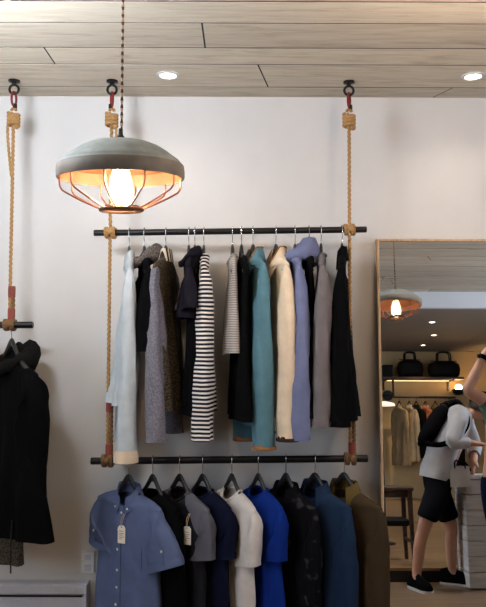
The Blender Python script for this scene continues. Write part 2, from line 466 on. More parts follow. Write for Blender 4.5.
# ------------------------------------------------------------------ hanging racks
def rope_tube(mb, pts, r=.0085, step=.006, seg=12):
    pts = [Vector(p) for p in pts]; out = []
    for a, b_ in zip(pts, pts[1:]):
        n = max(1, int((b_ - a).length / step))
        out += [a.lerp(b_, k / n) for k in range(n)]
    out.append(pts[-1])
    return mb.tube(out, r, seg, True, lambda an, s: 1 + .3 * math.cos(3 * (an - s * 85)))
def coil(mb, c, R_, r, turns, h, ax='Z', n=18, squash=1.0, ph=0):
    pts = []
    for i in range(int(turns * n) + 1):
        a = 2 * PI * i / n + ph; t = i / (turns * n) - .5
        if ax == 'Z': p = Vector((R_ * math.cos(a), R_ * math.sin(a) * squash, h * t))
        else: p = Vector((h * t, R_ * math.cos(a), R_ * math.sin(a)))
        pts.append(Vector(c) + p)
    return mb.tube(pts, r, 8, True)
def hook_set(root, o, top, flip=1):
    """ceiling plate, eye, red shackle and knotted rope head; o is the root's place"""
    tx, ty = top.x, top.y
    MB().lathe([(.0, 0), (.03, 0), (.03, -.008), (.012, -.012), (.012, -.02), (0, -.02)], (tx, ty, RIG_C), 20).build('ceiling_plate', M['steel_black'], root, origin=o)
    MB().torus((tx, ty, RIG_C - .048), .024, .0068, rot=Matrix.Rotation(R(90), 3, 'X') ).build('eye_ring', M['steel_black'], root, origin=o)
    # shackle: elongated ring hung through the eye, seen half from the side
    rz = Matrix.Rotation(R(60 * flip), 3, 'Z')
    pts = []
    for i in range(24):
        a = 2 * PI * i / 24
        p = rz @ Vector((.016 * math.sin(a), 0, .037 * math.cos(a)))
        pts.append(Vector((tx, ty, RIG_C - .098)) + p)
    sh = MB().tube(pts, .0062, 8, close=True).build('shackle', M['red'], root, 'red shackle', origin=o)
    MB().box((tx + .006 * flip, ty, RIG_C - .137), (.022, .014, .03), .004).build('shackle_pin', M['steel_black'], sh, origin=o)
def rack(name, label, px_left, px_right, rails, ropes, loc):
    return None

def make_rack(label, xl, xr, levels, rope_xs, tails, grp):
    """levels: [(z at left end, z at right end, radius)], rope_xs: rope places along x"""
    zc = levels[-1][0]
    o = Vector(((xl + xr) / 2, RY, zc))
    root = thing('hanging_clothes_rack', label, 'clothes rack', o, 0, grp)
    for (za, zb, r) in levels:
        d = Vector((xr - xl, 0, zb - za)).normalized()
        a = Vector((xl, RY, za)); b_ = Vector((xr, RY, zb))
        MB().tube([a, a + d * .004, b_ - d * .004, b_], [r * .9, r, r, r * .9], 20).build('rail', M['steel_black'], root, origin=o)
    for k, x in enumerate(rope_xs):
        top = Vector((x, RY, RIG_C)); flip = 1 if k else -1
        hook_set(root, o, top, flip)
        zh = RIG_C - .165
        fr = (x - xl) / (xr - xl)
        kn = MB()
        coil(kn, (x, RY, zh - .042), .0255, .0112, 3.6, .066, 'Z', squash=.75)
        coil(kn, (x + .004, RY, zh - .04), .014, .012, 2.5, .05, 'Z', ph=1)
        kn.tube(arc((x, RY, zh + .004), .012, 0, 180, 8, (1, 0, 0), (0, 0, 1)), .008, 8)
        kn.ball((x + .019, RY - .014, zh - .084), .0145, 10, 8)
        rp = MB()
        zprev = zh - .07
        for li, (za, zb, r) in enumerate(levels):
            z = lerp(za, zb, fr)
            rope_tube(rp, [(x, RY + (0 if li == 0 else -.004), zprev), (x, RY - .001, z + r + .014)], .0078)
            zprev = z - r - .012
        if tails[k]:                            # the looser second strand under the head knot
            rope_tube(rp, catmull([(x - .022 * flip, RY - .006, zh - .06), (x - .027 * flip, RY - .01, zh - .1), (x - .02 * flip, RY - .008, zh - .2), (x - .006, RY, zh - .34)], 6), .0065)
        ro = rp.build('rope', M['rope'], root, origin=o)
        kn.build('knot', M['rope'], ro, origin=o)
        for li, (za, zb, r) in enumerate(levels):
            z = lerp(za, zb, fr); wr = MB()
            last = li == len(levels) - 1
            coil(wr, (x - .016, RY, z), r + .007, .0085, 2.2, .02, 'X')
            coil(wr, (x + .017, RY, z), r + .008, .0085, 2.0, .018, 'X', ph=1.1)
            wr.ball((x + .002, RY - r - .012, z + .006), (.018, .012, .02), 10, 8)
            wr.build('rail_hitch', M['rope_old' if last else 'rope'], ro, origin=o)
            if last:
                up = .31 if len(levels) > 1 else .20
                up = min(up, .31)
                tl = MB(); rope_tube(tl, [(x + .018, RY - .006, z + r), (x + .018, RY - .006, z + up)], .0085)
                tl.build('rope_tail', M['rope_old'], ro, origin=o)
                for zz in (z + up - .03, z + .055):
                    b_ = MB(); b_.lathe([(.0, .0), (.018, .0), (.0195, .02), (.0195, .05), (.018, .06), (0, .06)], (0, 0, 0), 18)
                    b_.v = [(x + .009 + p[0], RY - .003 + p[1] * .7, zz - .03 + p[2]) for p in b_.v]
                    b_.build('tape_band', M['redtape'], ro, 'red tape band', origin=o)
    return root
za, zb = P(95, 233, RY).z, P(366, 229.5, RY).z
zc_, zd = P(92, 461, RY).z, P(359, 458.5, RY).z
XL, XR = P(94, 233, RY).x, P(366.5, 230, RY).x
RAIL_U = lambda x: lerp(za, zb, (x - XL) / (XR - XL))
RAIL_L = lambda x: lerp(zc_, zd, (x - XL) / (XR - XL))
xrL, xrR = P(110.3, 232, RY).x, P(349.5, 231, RY).x
make_rack('two-tier black rail clothes rack hung on knotted ropes beside the leaning mirror', XL, XR, [(za, zb, .0165), (zc_, zd, .0185)], [xrL, xrR], [True, False], 'rope-hung clothes racks')
z2 = P(33, 325, RY).z
x2r = P(33, 325, RY).x; x2 = P(12, 200, RY).x
make_rack('single black rail hung on rope above the long black winter coat', x2 - 1.36, x2r, [(z2, z2, .0175)], [x2 - 1.22, x2], [False, True], 'rope-hung clothes racks')
RAIL_2 = lambda x: z2

# ------------------------------------------------------------------ cage pendants
def lamp_parts(t):
    """the hanging point of the cord is at z = 0 in the ceiling; rim plane at ZR"""
    ZR = -RIG_C + 2.060
    tilt = Matrix.Rotation(R(-.6), 3, 'Y') @ Matrix.Rotation(R(4.2), 3, 'X')
    c = Vector((0, 0, ZR))
    def put(mb): mb.v = [tuple(c + tilt @ Vector(p)) for p in mb.v]; return mb
    # cord: twisted, cloth covered
    cord = MB()
    for k in range(2):
        pts = [Vector((.0022 * math.cos(s * 2 * PI / .05 + k * PI), .0022 * math.sin(s * 2 * PI / .05 + k * PI), -s)) for s in [i * .008 for i in range(int((-ZR - .11) / .008) + 1)]]
        cord.tube(pts, .0027, 6)
    cord.build('cord', M['cordcloth'], t)
    put(MB().lathe([(0, .145), (.006, .145), (.008, .125), (.012, .12), (.012, .1), (0, .1)], seg=16)).build('cord_grip', M['steel_black'], t)
    MB().lathe([(0, 0), (.05, 0), (.05, -.008), (.02, -.02), (0, -.02)], seg=24).build('ceiling_rose', M['steel_black'], t)
    prof = [(.012, .106), (.055, .105), (.090, .100), (.120, .088), (.150, .069), (.172, .052), (.182, .045), (.186, .040), (.188, .034), (.193, .031), (.196, .028)]
    inn = [(.193, .030), (.165, .048), (.12, .075), (.06, .095), (.02, .098)]
    put(MB().lathe(prof + inn[:1], seg=64)).build('shade', M['concrete'], t)
    put(MB().lathe([(.194, .031), (.197, .027), (.1985, .010), (.198, -.008), (.196, -.012), (.190, -.012), (.190, .03)], seg=64)).build('rim_band', M['concrete_brown'], t)
    put(MB().lathe([(.1895, -.010), (.1895, .028), (.165, .046), (.12, .075), (.06, .095), (.02, .098)], seg=48)).build('lining', M['copper'], t)
    cage = put(MB().torus((0, 0, -.108), .064, .0065, 40, 8)).build('cage_ring', M['bronze'], t)
    ring2 = put(MB().torus((0, 0, -.099), .054, .004, 40, 8)).build('cage_ring', M['bronze'], t)
    for k in range(10):
        a = 2 * PI * k / 10 + .22
        u = Vector((math.cos(a), math.sin(a), 0))
        pts = catmull([u * .187 + Vector((0, 0, -.008)), u * .1865 + Vector((0, 0, -.034)), u * .181 + Vector((0, 0, -.047)), u * .170 + Vector((0, 0, -.056)), u * .120 + Vector((0, 0, -.082)), u * .066 + Vector((0, 0, -.105))], 5)
        put(MB().tube(pts, .0030, 6)).build('cage_wire', M['wire'], t)
    put(MB().lathe([(0, .1), (.02, .1), (.021, .05), (.019, .02), (.0, .02)], seg=20)).build('socket', M['steel_black'], t)
    bg = put(MB().lathe([(.015, .045), (.019, .033), (.028, .012), (.036, -.02), (.039, -.05), (.037, -.072), (.027, -.092), (.013, -.101), (.001, -.103)], seg=28)).build('bulb', M['bulb_glass'], t)
    fl = MB()
    for k in range(6):
        a = 2 * PI * k / 6
        fl.tube([(.012 * math.cos(a), .012 * math.sin(a), .015), (.022 * math.cos(a), .022 * math.sin(a), -.04), (.016 * math.cos(a), .016 * math.sin(a), -.08)], .0028, 6)
    put(fl).build('filament', M['bulb_on'], bg)
def cordmat():
    m = striped('braided_cord', (70, 48, 36), (150, 132, 112), .024, .5)
    return m
M['cordcloth'] = cordmat()
M['concrete_brown'] = simple('stained_rim', (104, 94, 82), .7, .0, var=.35, scale=9, bump=.15)
p1 = P(121, 176, 2.25)
lamp1 = thing('cage_pendant_lamp', 'grey concrete cage pendant lamp with lit bulb hanging before the left rope', 'pendant lamp', (p1.x, 2.25, RIG_C), 0, 'cage pendant lamps')
lamp_parts(lamp1)
p2 = PM(396, 308, 2.25)
lamp2 = dup(lamp1, (p2.x, 2.25, RIG_C), R(20), 'second cage pendant lamp, seen only as a reflection in the leaning mirror')

# ------------------------------------------------------------------ hangers
GH = -.128        # neck line of a hung garment below the rail's axis
def make_hanger():
    t = thing('clothes_hanger', 'hanger', 'hanger', (0, 0, 0), 0)
    r = .0185
    pts = arc((0, 0, .003), r + .0028, -35, 185, 16, (0, 1, 0), (0, 0, 1))
    pts = [Vector(p) for p in pts]
    # the hook bites over the rail (rail runs along x of the world; the hook is turned with the hanger's swivel)
    end = pts[-1]
    stem = [end, Vector((0, end.y + .006, -.03)), Vector((0, -.004, -.045)), Vector((0, 0, -.075))]
    hk = MB().tube(pts + catmull(stem, 5)[1:], .0024, 8)
    arm = MB(); rows = []
    n = 26
    for i in range(n + 1):
        x = lerp(-.195, .195, i / n); ax = abs(x)
        zt = interp([(0, -.066), (.014, -.070), (.03, -.086), (.05, -.112), (.09, -.156), (.14, -.190), (.195, -.222)], ax)
        h = interp([(0, .040), (.03, .042), (.06, .036), (.1, .028), (.195, .018)], ax)
        w = interp([(0, .008), (.05, .009), (.12, .013), (.18, .017), (.195, .008)], ax)
        row = []
        for j in range(10):
            a = 2 * PI * j / 10
            row.append((x, w * math.cos(a), zt - h / 2 + h / 2 * math.sin(a)))
        rows.append(row)
    arm.grid(rows, True, True, True)
    arm.build('shoulder_bar', M['hanger'], t)
    return t, hk
hanger0, hook_mb = make_hanger()
hanger0_used = [False]
HOOK_MESH = {}
def place_hanger(x, rail, yaw, label, group, k=1.0):
    """yaw turns the shoulders; the wire hook keeps square across the rail"""
    z = rail(x)
    if not hanger0_used[0]:
        hanger0_used[0] = True; t = hanger0
        h = hook_mb.build('hook', M['chrome'], t); HOOK_MESH['h'] = h
    else:
        t = dup(hanger0)
    t.location = (x, RY, z); t.rotation_euler = (0, 0, -yaw)
    for c in t.children:
        if c.name.startswith('hook'): c.rotation_euler = (0, 0, yaw)
    t['label'] = label; t['group'] = group; t.scale = (k, 1, 1)
    return t

# ------------------------------------------------------------------ garments
NU = 44
def shape_fn(g):
    sh, L, hem, th = g['sh'], g['L'], g['hem'], g['th']
    slope = g.get('slope', .062); neck = g.get('neck', .068); dip = g.get('dip', .035); nk_th = g.get('neck_th', .040)
    seed = g['seed']; A = 1.5 * g.get('fold', .016)
    tt = g.get('tt', 1.0)
    rings = [(neck, nk_th, 0.0, -.006), (neck + .03, nk_th + .004 * tt, -.010, -.03), (sh * .75, .044 * tt, -.036, -.055), (sh * .95, .040 * tt, -slope + .006, -.085),
             (sh, .036 * tt, -slope - .004, -.105), (sh - .004, .044 * tt, -slope - .05, -.135)]
    nv = max(10, int(L / .034))
    zs = slope + .05
    for i in range(1, nv + 1):
        t = i / nv; z = lerp(zs + .02, L, t)
        hw = interp([(0, sh - .012), (.2, sh - .026 + g.get('wide', 0)), (.6, lerp(sh - .02, hem, .55)), (1, hem)], t)
        rings.append((hw, lerp(.050 * tt, th, min(1, t * (1.5 if tt == 1 else 1.0))), -z, -z - .03 * max(0, 1 - t * 3)))
    def pt(k, ph):
        hw, tk, ze, zf = rings[k]
        c, s = math.cos(ph), math.sin(ph)
        x = hw * c; e = g.get('flat', .72)
        y = tk * (abs(s) ** e) * (1 if s > 0 else -1)
        w = abs(c) ** 1.6
        z = ze * w + zf * (1 - w)
        if s < 0 and k < 3: z -= dip * (-s) * (1, .55, .15)[k]
        d = min(1, max(0, (-z - .08) / max(.1, L)))
        f1 = math.sin(x * g.get('fk', 38) + seed * 2.1 + 2.0 * noise.noise(Vector((x * 3, seed, z * 1.4))))
        f2 = noise.noise(Vector((x * 9 + seed * 5, y * 6, z * 3.2)))
        f3 = noise.noise(Vector((x * 22 + seed * 9, y * 14, z * 7 + x * 6)))
        y += A * d ** .8 * f1 + .5 * A * f2 + .3 * A * f3 * min(1, d * 4)
        x += .4 * A * noise.noise(Vector((seed * 3 + y * 8, x * 5, z * 4))) + g.get('sway', 0) * d * d
        y += g.get('swayy', 0) * d * d
        return Vector((x, y, z + GH + .006 * d * math.sin(x * 21 + seed)))
    return rings, pt
def torso_mesh(g):
    rings, pt = shape_fn(g); rows = []
    for k in range(len(rings)): rows.append([pt(k, 2 * PI * j / NU) for j in range(NU)])
    last = rows[-1]; cen = sum(last, Vector()) / NU
    rows.append([cen + (p - cen) * .965 + Vector((0, 0, .004)) for p in last])
    rows.append([cen + (p - cen) * .94 + Vector((0, 0, .05)) for p in last])
    return MB().grid(rows, True), rings, pt
def sleeve_mesh(side, outer, inner, ry, seed, A=.3, lip=True, n=6, seg=24):
    """a hanging sleeve between its outer and its underarm edge (x, z); ry: half thickness along it"""
    oo = catmull([Vector((side * p[0], 0, p[1] + GH)) for p in outer], n); ii = catmull([Vector((side * p[0], 0, p[1] + GH)) for p in inner], n)
    N_ = len(oo); rows = []; pp = []
    for i in range(N_):
        t = i / (N_ - 1); o_, q_ = oo[i], ii[i]; c = (o_ + q_) / 2; e1 = (o_ - q_) / 2
        e2 = Vector((0, interp(ry, t), 0)); row = []
        c = c + Vector((0, .010 * math.sin(seed + t * 4) * t, 0))
        for j in range(seg):
            a = 2 * PI * j / seg; ca, sa = math.cos(a), math.sin(a)
            w = min(1, t * 3)
            k = 1 + w * (A * noise.noise(Vector((ca * 1.6 + seed * 3, sa * 1.6, c.z * 5))) + A * .6 * noise.noise(Vector((ca * 3 + seed, sa * 3, c.z * 19))) + .08 * math.sin(4 * a + seed + c.z * 7))
            row.append(c + e1 * (ca * (1 + .4 * (k - 1))) + e2 * ((abs(sa) ** .8) * (1 if sa > 0 else -1) * k))
        rows.append(row); pp.append(c)
    cuff = rows[-1]; cc = sum(cuff, Vector()) / seg
    if lip:
        tg = (pp[-1] - pp[-2]).normalized()
        rows.append([cc + (q - cc) * .95 - tg * .002 for q in cuff]); rows.append([cc + (q - cc) * .9 - tg * .03 for q in cuff])
    return MB().grid(rows, True, True, False), pp
def raglan(o_, i_, sh, ss):
    return [(sh * .36, -ss * .30)] + o_, [(sh * .40, -ss - .03)] + i_
def long_edges(sh, ss, ln, out, w):
    o = [(sh * .62, -ss * .66), (sh * .97, -ss - .006), (sh + .016, -ss - .05), (sh + .01 + out, -ss - .17), (sh + out + .008, -ss - .17 - (ln - .17) * .45), (sh + out * .8, -ss - ln)]
    i = [(sh * .62, -ss - .10), (sh * .78, -ss - .13), (sh - .05, -ss - .165), (sh - w + out * .6, -ss - .24), (sh - w + out * .8, -ss - .22 - (ln - .17) * .45), (sh - w * .82 + out * .8, -ss - ln)]
    return o, i
def short_edges(sh, ss, ln, out, w):
    o = [(sh * .62, -ss * .66), (sh * .97, -ss - .006), (sh + .02, -ss - .05), (sh + .03 + out * .5, -ss - .12), (sh + .035 + out, -ss - ln)]
    i = [(sh * .62, -ss - .10), (sh * .78, -ss - .13), (sh - .04, -ss - .16), (sh - w * .7 + out * .4, -ss - .21), (sh - w + out, -ss - ln - .03 - max(0, out - .03) * .8)]
    return o, i
def r2(*st): return [(t, (a, b_, 0)) for t, a, b_ in st]
def cuff_mesh(oo, ii, rx, ry, ln=.05, seg=20):
    """turned band round the sleeve's end"""
    c = (oo + ii) / 2; e1 = (oo - ii).normalized(); e2 = Vector((0, 1, 0)); tg = e1.cross(e2)
    if tg.z > 0: tg = -tg
    rows = []
    for d, k in ((-ln, 1.0), (-ln * .5, 1.05), (.004, 1.04), (.006, .95), (-.02, .88)):
        rows.append([c + tg * d + e1 * (rx * k * math.cos(2 * PI * j / seg)) + e2 * (ry * k * math.sin(2 * PI * j / seg)) for j in range(seg)])
    return MB().grid(rows, True)
def collar_mesh(g, stand=.034, fall=.045, flare=.016, gap=26, points=.03):
    """fold-over shirt collar round the neck, open at the front (-y)"""
    neck = g.get('neck', .068); tk = g.get('neck_th', .040); dip = g.get('dip', .035)
    rows = []; n = 36
    for i in range(n + 1):
        ph = R(-90 + gap + (360 - 2 * gap) * i / n)
        c, s = math.cos(ph), math.sin(ph)
        fr = max(0, -s)
        base = -dip * fr * .9 - .004
        px_ = points * max(0, fr - .45) / .55
        jig = .004 * noise.noise(Vector((c * 2, s * 2, g['seed'])))
        def q(k, z): return Vector((neck * k * c, tk * k * s, z + GH))
        rows.append([q(.98, base - .012), q(.96, base + stand * .6), q(1.0, base + stand + jig), q(1.10, base + stand + .004 + jig), q(1.2 + flare * 4, base + stand - fall * .5),
                     q(1.28 + flare * 8, base + stand - fall - px_), q(1.22 + flare * 7, base + stand - fall - px_ - .002), q(1.06, base + stand - .01)])
    return MB().grid(rows, True, True, True)
def band_mesh(g, r=.0075, up=.004):
    neck = g.get('neck', .068); tk = g.get('neck_th', .040); dip = g.get('dip', .035); pts = []
    for i in range(36):
        ph = 2 * PI * i / 36; c, s = math.cos(ph), math.sin(ph)
        pts.append(Vector((neck * 1.0 * c, tk * 1.0 * s, GH + up - (dip * -s if s < 0 else 0) * .95 - .006 * (1 - abs(c) ** 1.6))))
    return MB().tube(pts, r, 8, close=True)
def hood_mesh(g, big=1.0):
    """a hood fallen back: a thick crumpled collar rising at the nape with a hollow in front"""
    neck = g.get('neck', .068); tk = g.get('neck_th', .040); rows = []; n = 36; sd = g['seed']
    for i in range(n + 1):
        ph = R(-90 + 14 + (360 - 28) * i / n); c, s = math.cos(ph), math.sin(ph); fr = max(0, -s); bk = max(0, s)
        nz = noise.noise(Vector((c * 2.2 + sd, s * 2.2, 0))) * .02 * big
        row = []
        for j in range(12):
            a = 2 * PI * j / 12
            rr_ = (.024 + .022 * bk + .006 * fr) * big; hz = (.030 + .035 * bk) * big
            rad = 1 + (.016 + .02 * bk) / .06
            k = 1 + .2 * noise.noise(Vector((math.cos(a) * 1.5 + sd, math.sin(a) * 1.5, i * .4)))
            row.append(Vector(((neck * rad + rr_ * k * math.cos(a)) * c, (tk * rad + .01 + rr_ * k * math.cos(a)) * s, GH + .012 - .05 * fr + nz + hz * k * math.sin(a) + .01 * bk)))
        rows.append(row)
    return MB().grid(rows, True, True, True)
def strip_front(pt, rings, k0, k1, w, off=.004, ph0=-PI / 2, x0=0.0):
    """a raised strip following the front of the body"""
    rows = []
    for k in range(k0, k1 + 1):
        hw = rings[k][0]
        def at(x):
            c = max(-1, min(1, x / hw)); return pt(k, -math.acos(c))
        a = at(x0 - w); c_ = at(x0); b_ = at(x0 + w); o = Vector((0, -off, 0))
        rows.append([a + Vector((0, .004, 0)), a + o, c_ + o, b_ + o, b_ + Vector((0, .004, 0))])
    return MB().grid(rows, False)
def front_point(pt, rings, x, z):
    best = None
    for k in range(1, len(rings)):
        hw = rings[k][0]
        c = max(-1, min(1, x / hw)); p = pt(k, -math.acos(c))
        if best is None or abs(p.z - GH - z) < abs(best.z - GH - z): best = p
    return best
def disc(c, r, t, axis='Y', seg=14):
    rows = []
    for d, k in ((-t, .8), (-t * .6, 1), (t * .6, 1), (t, .8)):
        rows.append([Vector(c) + (Vector((r * k * math.cos(2 * PI * j / seg), d, r * k * math.sin(2 * PI * j / seg))) if axis == 'Y' else Vector((d, r * k * math.cos(2 * PI * j / seg), r * k * math.sin(2 * PI * j / seg)))) for j in range(seg)])
    return MB().grid(rows, True, True, True)
def price_tag(root, top, drop=.05, rz=0.0):
    """string from the garment, card with a punched eyelet and printed lines; faces -y of the garment turned by rz"""
    top = Vector(top); rot = Matrix.Rotation(rz, 3, 'Z')
    c = top + Vector((0, -.014, -drop))
    w, h, t = .021, .088, .0012
    out = [(-w, -h), (w, -h), (w, -.011), (w * .55, 0), (-w * .55, 0), (-w, -.011)]
    card = MB(); vs = [rot @ Vector((x, y, z)) + c for y in (-t, t) for x, z in out]
    card.add(vs, [(0, 1, 2, 3, 4, 5), (11, 10, 9, 8, 7, 6)] + [(i, i + 6, (i + 1) % 6 + 6, (i + 1) % 6) for i in range(6)])
    pt_ = card.build('price_tag', M['tag'], root, 'cream card price tag', smooth=False)
    ey = MB(); ey.torus(c + rot @ Vector((0, -t, -.008)), .0032, .0012, 14, 6, Matrix.Rotation(R(90), 3, 'X')); ey.build('eyelet', M['steel_black'], pt_)
    pr = MB()
    for i, (wd, zz) in enumerate(((.012, -.028), (.014, -.039), (.010, -.047), (.014, -.057), (.008, -.066))):
        q = rot @ Vector((-.014 + wd, -t - .0004, zz)) + c
        pr.box(q, (wd * 2, .0006, .0026), rot=rot)
    pr.build('printed_lines', M['ink'], pt_, smooth=False)
    MB().tube(catmull([top + Vector((-.004, .002, .0)), (top + c) / 2 + Vector((-.006, -.006, 0)), c + rot @ Vector((0, -.003, -.008)), (top + c) / 2 + Vector((.005, -.006, 0)), top + Vector((.004, .002, 0))], 5), .0011, 6).build('string', M['string'], pt_)
GROUP_U, GROUP_L, GROUP_B = 'clothes on the upper rail', 'clothes on the lower rail', 'coats on the left rail'
seedc = [0]
def garment(name, label, cat, px, rail, py, yaw, mat, L=.62, sh=.215, hem=None, th=.05, sleeves='long', smat=None, collar='none', cmat=None, group=None, hang=None, sleeve_len=None, near_only=False, sl_r=None, out=.02, cuffs=None, slw=None, gh=-.15, trim=None, fall=None, rag=False, **kw):
    global GH
    GH = gh
    seedc[0] += 1
    x = P(px, py, RY).x; z = rail(x)
    a = R(yaw)
    root = thing(name, label, cat, (x, RY, z), -a, group)
    g = dict(sh=sh, L=L, hem=hem if hem else sh - .005, th=th, seed=seedc[0] * 1.37, **kw)
    mb, rings, pt = torso_mesh(g)
    body = mb.build('body', mat, root)
    smat = smat or mat; cmat = cmat or mat
    sl = {}
    ss = g.get('slope', .062)
    for side in (1, -1):
        if sleeves == 'none': continue
        ou = (out if side == 1 else min(out, -.004)) if not isinstance(out, tuple) else out[0 if side == 1 else 1]
        if sleeves == 'long':
            ln = sleeve_len or .56; w = slw or .115
            o_, i_ = long_edges(sh, ss, ln, ou, w); ry = sl_r or (.016, .026, .046, .04)
        else:
            ln = sleeve_len or .21; w = slw or .15
            o_, i_ = short_edges(sh, ss, ln, ou, w); ry = sl_r or (.018, .03, .045, .048)
        if rag: o_, i_ = raglan(o_, i_, sh, ss)
        m_, pp = sleeve_mesh(side, o_, i_, list(zip((0, .3, .65, 1), ((.046, .042) + tuple(ry[2:])) if rag else ry)), seedc[0] + side * .37)
        so = m_.build('sleeve', smat, root)
        eo = Vector((side * o_[-1][0], 0, o_[-1][1] + GH)); ei = Vector((side * i_[-1][0], 0, i_[-1][1] + GH))
        eo.y = ei.y = pp[-1].y
        sl[side] = (so, eo, ei, ry[-1])
        if cuffs: cuff_mesh(eo, ei, (eo - ei).length / 2 * 1.08, ry[-1] * 1.12, cuffs[1]).build('cuff', cuffs[0], so)
    if collar == 'shirt': collar_mesh(g).build('collar', cmat, root)
    elif collar == 'jacket':
        cm = collar_mesh(g, .042, fall or .062, .026, 30, .035); co = cm.build('collar', cmat, root)
        if trim: MB().tube([cm.v[i * 8 + 3] for i in range(len(cm.v) // 8)], .0045, 8).build('collar_trim', trim, co)
    elif collar == 'band': band_mesh(g).build('neckband', cmat, root)
    elif collar == 'hood': hood_mesh(g, kw.get('hoodk', 1.0)).build('hood', cmat, root)
    if hang is not False:
        place_hanger(x, rail, a, 'black hanger holding the ' + (hang or label), 'black hangers with wire hooks', min(1.0, (sh - .035) / .195))
    return root, body, rings, pt, sl, g

# cloths
C = dict(
    paleblue=fabric('pale_blue_cotton', (186, 195, 200)), cream=fabric('cream_canvas', (226, 205, 178)), white=fabric('white_jersey', (222, 214, 208)),
    black=fabric('black_cotton', (11, 11, 13), (7, 7, 9)), lav=fabric('lavender_grey_marl', (104, 102, 113), (156, 153, 160), .3), olive=fabric('olive_brown_fleck', (58, 52, 44), (112, 102, 86), .5),
    navyplum=fabric('dark_plum_satin', (27, 25, 33)), stripe=striped('breton_stripe', (222, 214, 206), (30, 30, 44), .0205, .46),
    greystripe=striped('pale_grey_stripe', (168, 160, 154), (128, 122, 120), .012, .5), teal=fabric('teal_chambray', (86, 122, 134), (70, 104, 120)),
    tan=fabric('tan_twill', (146, 104, 68)), blue=fabric('cornflower_cotton', (112, 119, 152), (84, 90, 128)), grey=fabric('grey_cotton', (112, 106, 108)),
    brown=fabric('dark_brown', (62, 44, 34)), chambray=fabric('blue_chambray', (92, 104, 138), (72, 84, 118)), charcoal=fabric('charcoal_jersey', (34, 34, 38)),
    midgrey=fabric('grey_jersey', (96, 96, 106)), navy=fabric('navy_jersey', (20, 24, 44)), royal=fabric('royal_blue_jersey', (20, 46, 126)),
    denim=fabric('dark_denim', (32, 48, 72), (22, 34, 54)), khaki=fabric('olive_canvas', (94, 78, 44)), khaki2=fabric('brown_canvas', (62, 50, 36)),
    puffer=fabric('black_shell', (9, 9, 10)), fur=fabric('black_fur', (16, 15, 15), (34, 31, 30), .4), collarstripe=striped('black_cream_collar', (214, 204, 186), (40, 38, 40), .03, .5, 'X'),
    floral=fabric('dark_floral', (22, 22, 26), (74, 66, 62), .0), greyprint=fabric('grey_print', (110, 102, 98), (40, 38, 40), .7),
    lining=fabric('dark_lining', (58, 42, 32)), darkgreen=fabric('olive_green', (64, 58, 34)))
def floral():
    m, nt, b = newmat('faint_floral')
    tc = N(nt, 'ShaderNodeTexCoord'); v = N(nt, 'ShaderNodeTexNoise', Scale=17.0, Detail=1.0)
    nt.links.new(tc.outputs['Object'], v.inputs['Vector'])
    r = ramp(nt, [(.6, lin((13, 13, 16))), (.68, lin((50, 47, 47)))])
    nt.links.new(v.outputs['Fac'], r.inputs[0]); nt.links.new(r.outputs[0], b.inputs['Base Color']); b.inputs['Roughness'].default_value = .9; b.inputs['Specular IOR Level'].default_value = .05
    return m
C['floral'] = floral()
def colourblock(name, inner, outer):
    """a raglan cut: the shoulders in a second jersey, the seam running from neck to armpit"""
    m, nt, b = newmat(name)
    tc = N(nt, 'ShaderNodeTexCoord'); sp = N(nt, 'ShaderNodeSeparateXYZ'); nt.links.new(tc.outputs['Object'], sp.inputs[0])
    ab = N(nt, 'ShaderNodeMath', operation='ABSOLUTE'); nt.links.new(sp.outputs['X'], ab.inputs[0])
    dz = N(nt, 'ShaderNodeMath', operation='MULTIPLY_ADD'); dz.inputs[1].default_value = .72; dz.inputs[2].default_value = .15 * .72 - .055
    nt.links.new(sp.outputs['Z'], dz.inputs[0])
    ad = N(nt, 'ShaderNodeMath', operation='ADD'); nt.links.new(ab.outputs[0], ad.inputs[0]); nt.links.new(dz.outputs[0], ad.inputs[1])
    gt = N(nt, 'ShaderNodeMath', operation='GREATER_THAN'); gt.inputs[1].default_value = 0.0; nt.links.new(ad.outputs[0], gt.inputs[0])
    mx = N(nt, 'ShaderNodeMix'); mx.data_type = 'RGBA'; mx.inputs['A'].default_value = lin(inner); mx.inputs['B'].default_value = lin(outer)
    nt.links.new(gt.outputs[0], mx.inputs['Factor']); nt.links.new(mx.outputs['Result'], b.inputs['Base Color'])
    b.inputs['Roughness'].default_value = .93; b.inputs['Specular IOR Level'].default_value = .12
    return m
C['raglan'] = colourblock('raglan_jersey', (24, 24, 28), (88, 88, 97))

# ---- upper rail
U = lambda *a, **k: garment(*a, group=GROUP_U, **{**dict(gh=-.132, sl_r=(.012, .024, .042, .052), tt=.5, neck_th=.024, neck=.06), **k})
YU = 232
U('shirt', 'pale blue long-sleeved shirt with cream cuffs, leftmost on the upper rail', 'shirt', 129.5, RAIL_U, YU, 80, C['paleblue'], L=.74, sh=.2, th=.062, collar='shirt', cmat=C['paleblue'], hang='pale blue shirt with cream cuffs', sleeve_len=.955, cuffs=(C['cream'], .055), fold=.016, swayy=-.03)
U('jacket', 'short black jacket with a grey print hood behind the pale blue shirt', 'jacket', 144.5, RAIL_U, YU, 76, C['black'], L=.40, sh=.205, th=.045, collar='hood', cmat=C['greyprint'], hang='short black jacket with print hood', sleeve_len=.42, hoodk=.8, neck_th=.034, fold=.01)
U('sweater', 'lavender grey marl sweater with olive flecked body and striped collar', 'sweater', 166, RAIL_U, YU, 100, C['olive'], L=.78, sh=.205, th=.064, smat=C['lav'], collar='jacket', cmat=C['collarstripe'], hang='lavender and olive marl sweater', sleeve_len=.86, fold=.014, swayy=.02)
U('blouse', 'short dark plum satin top in front of the black dress', 'top', 189, RAIL_U, YU, 84, C['navyplum'], L=.32, sh=.2, th=.05, collar='hood', sleeves='short', hang='short dark plum top', hoodk=.55, fold=.02)
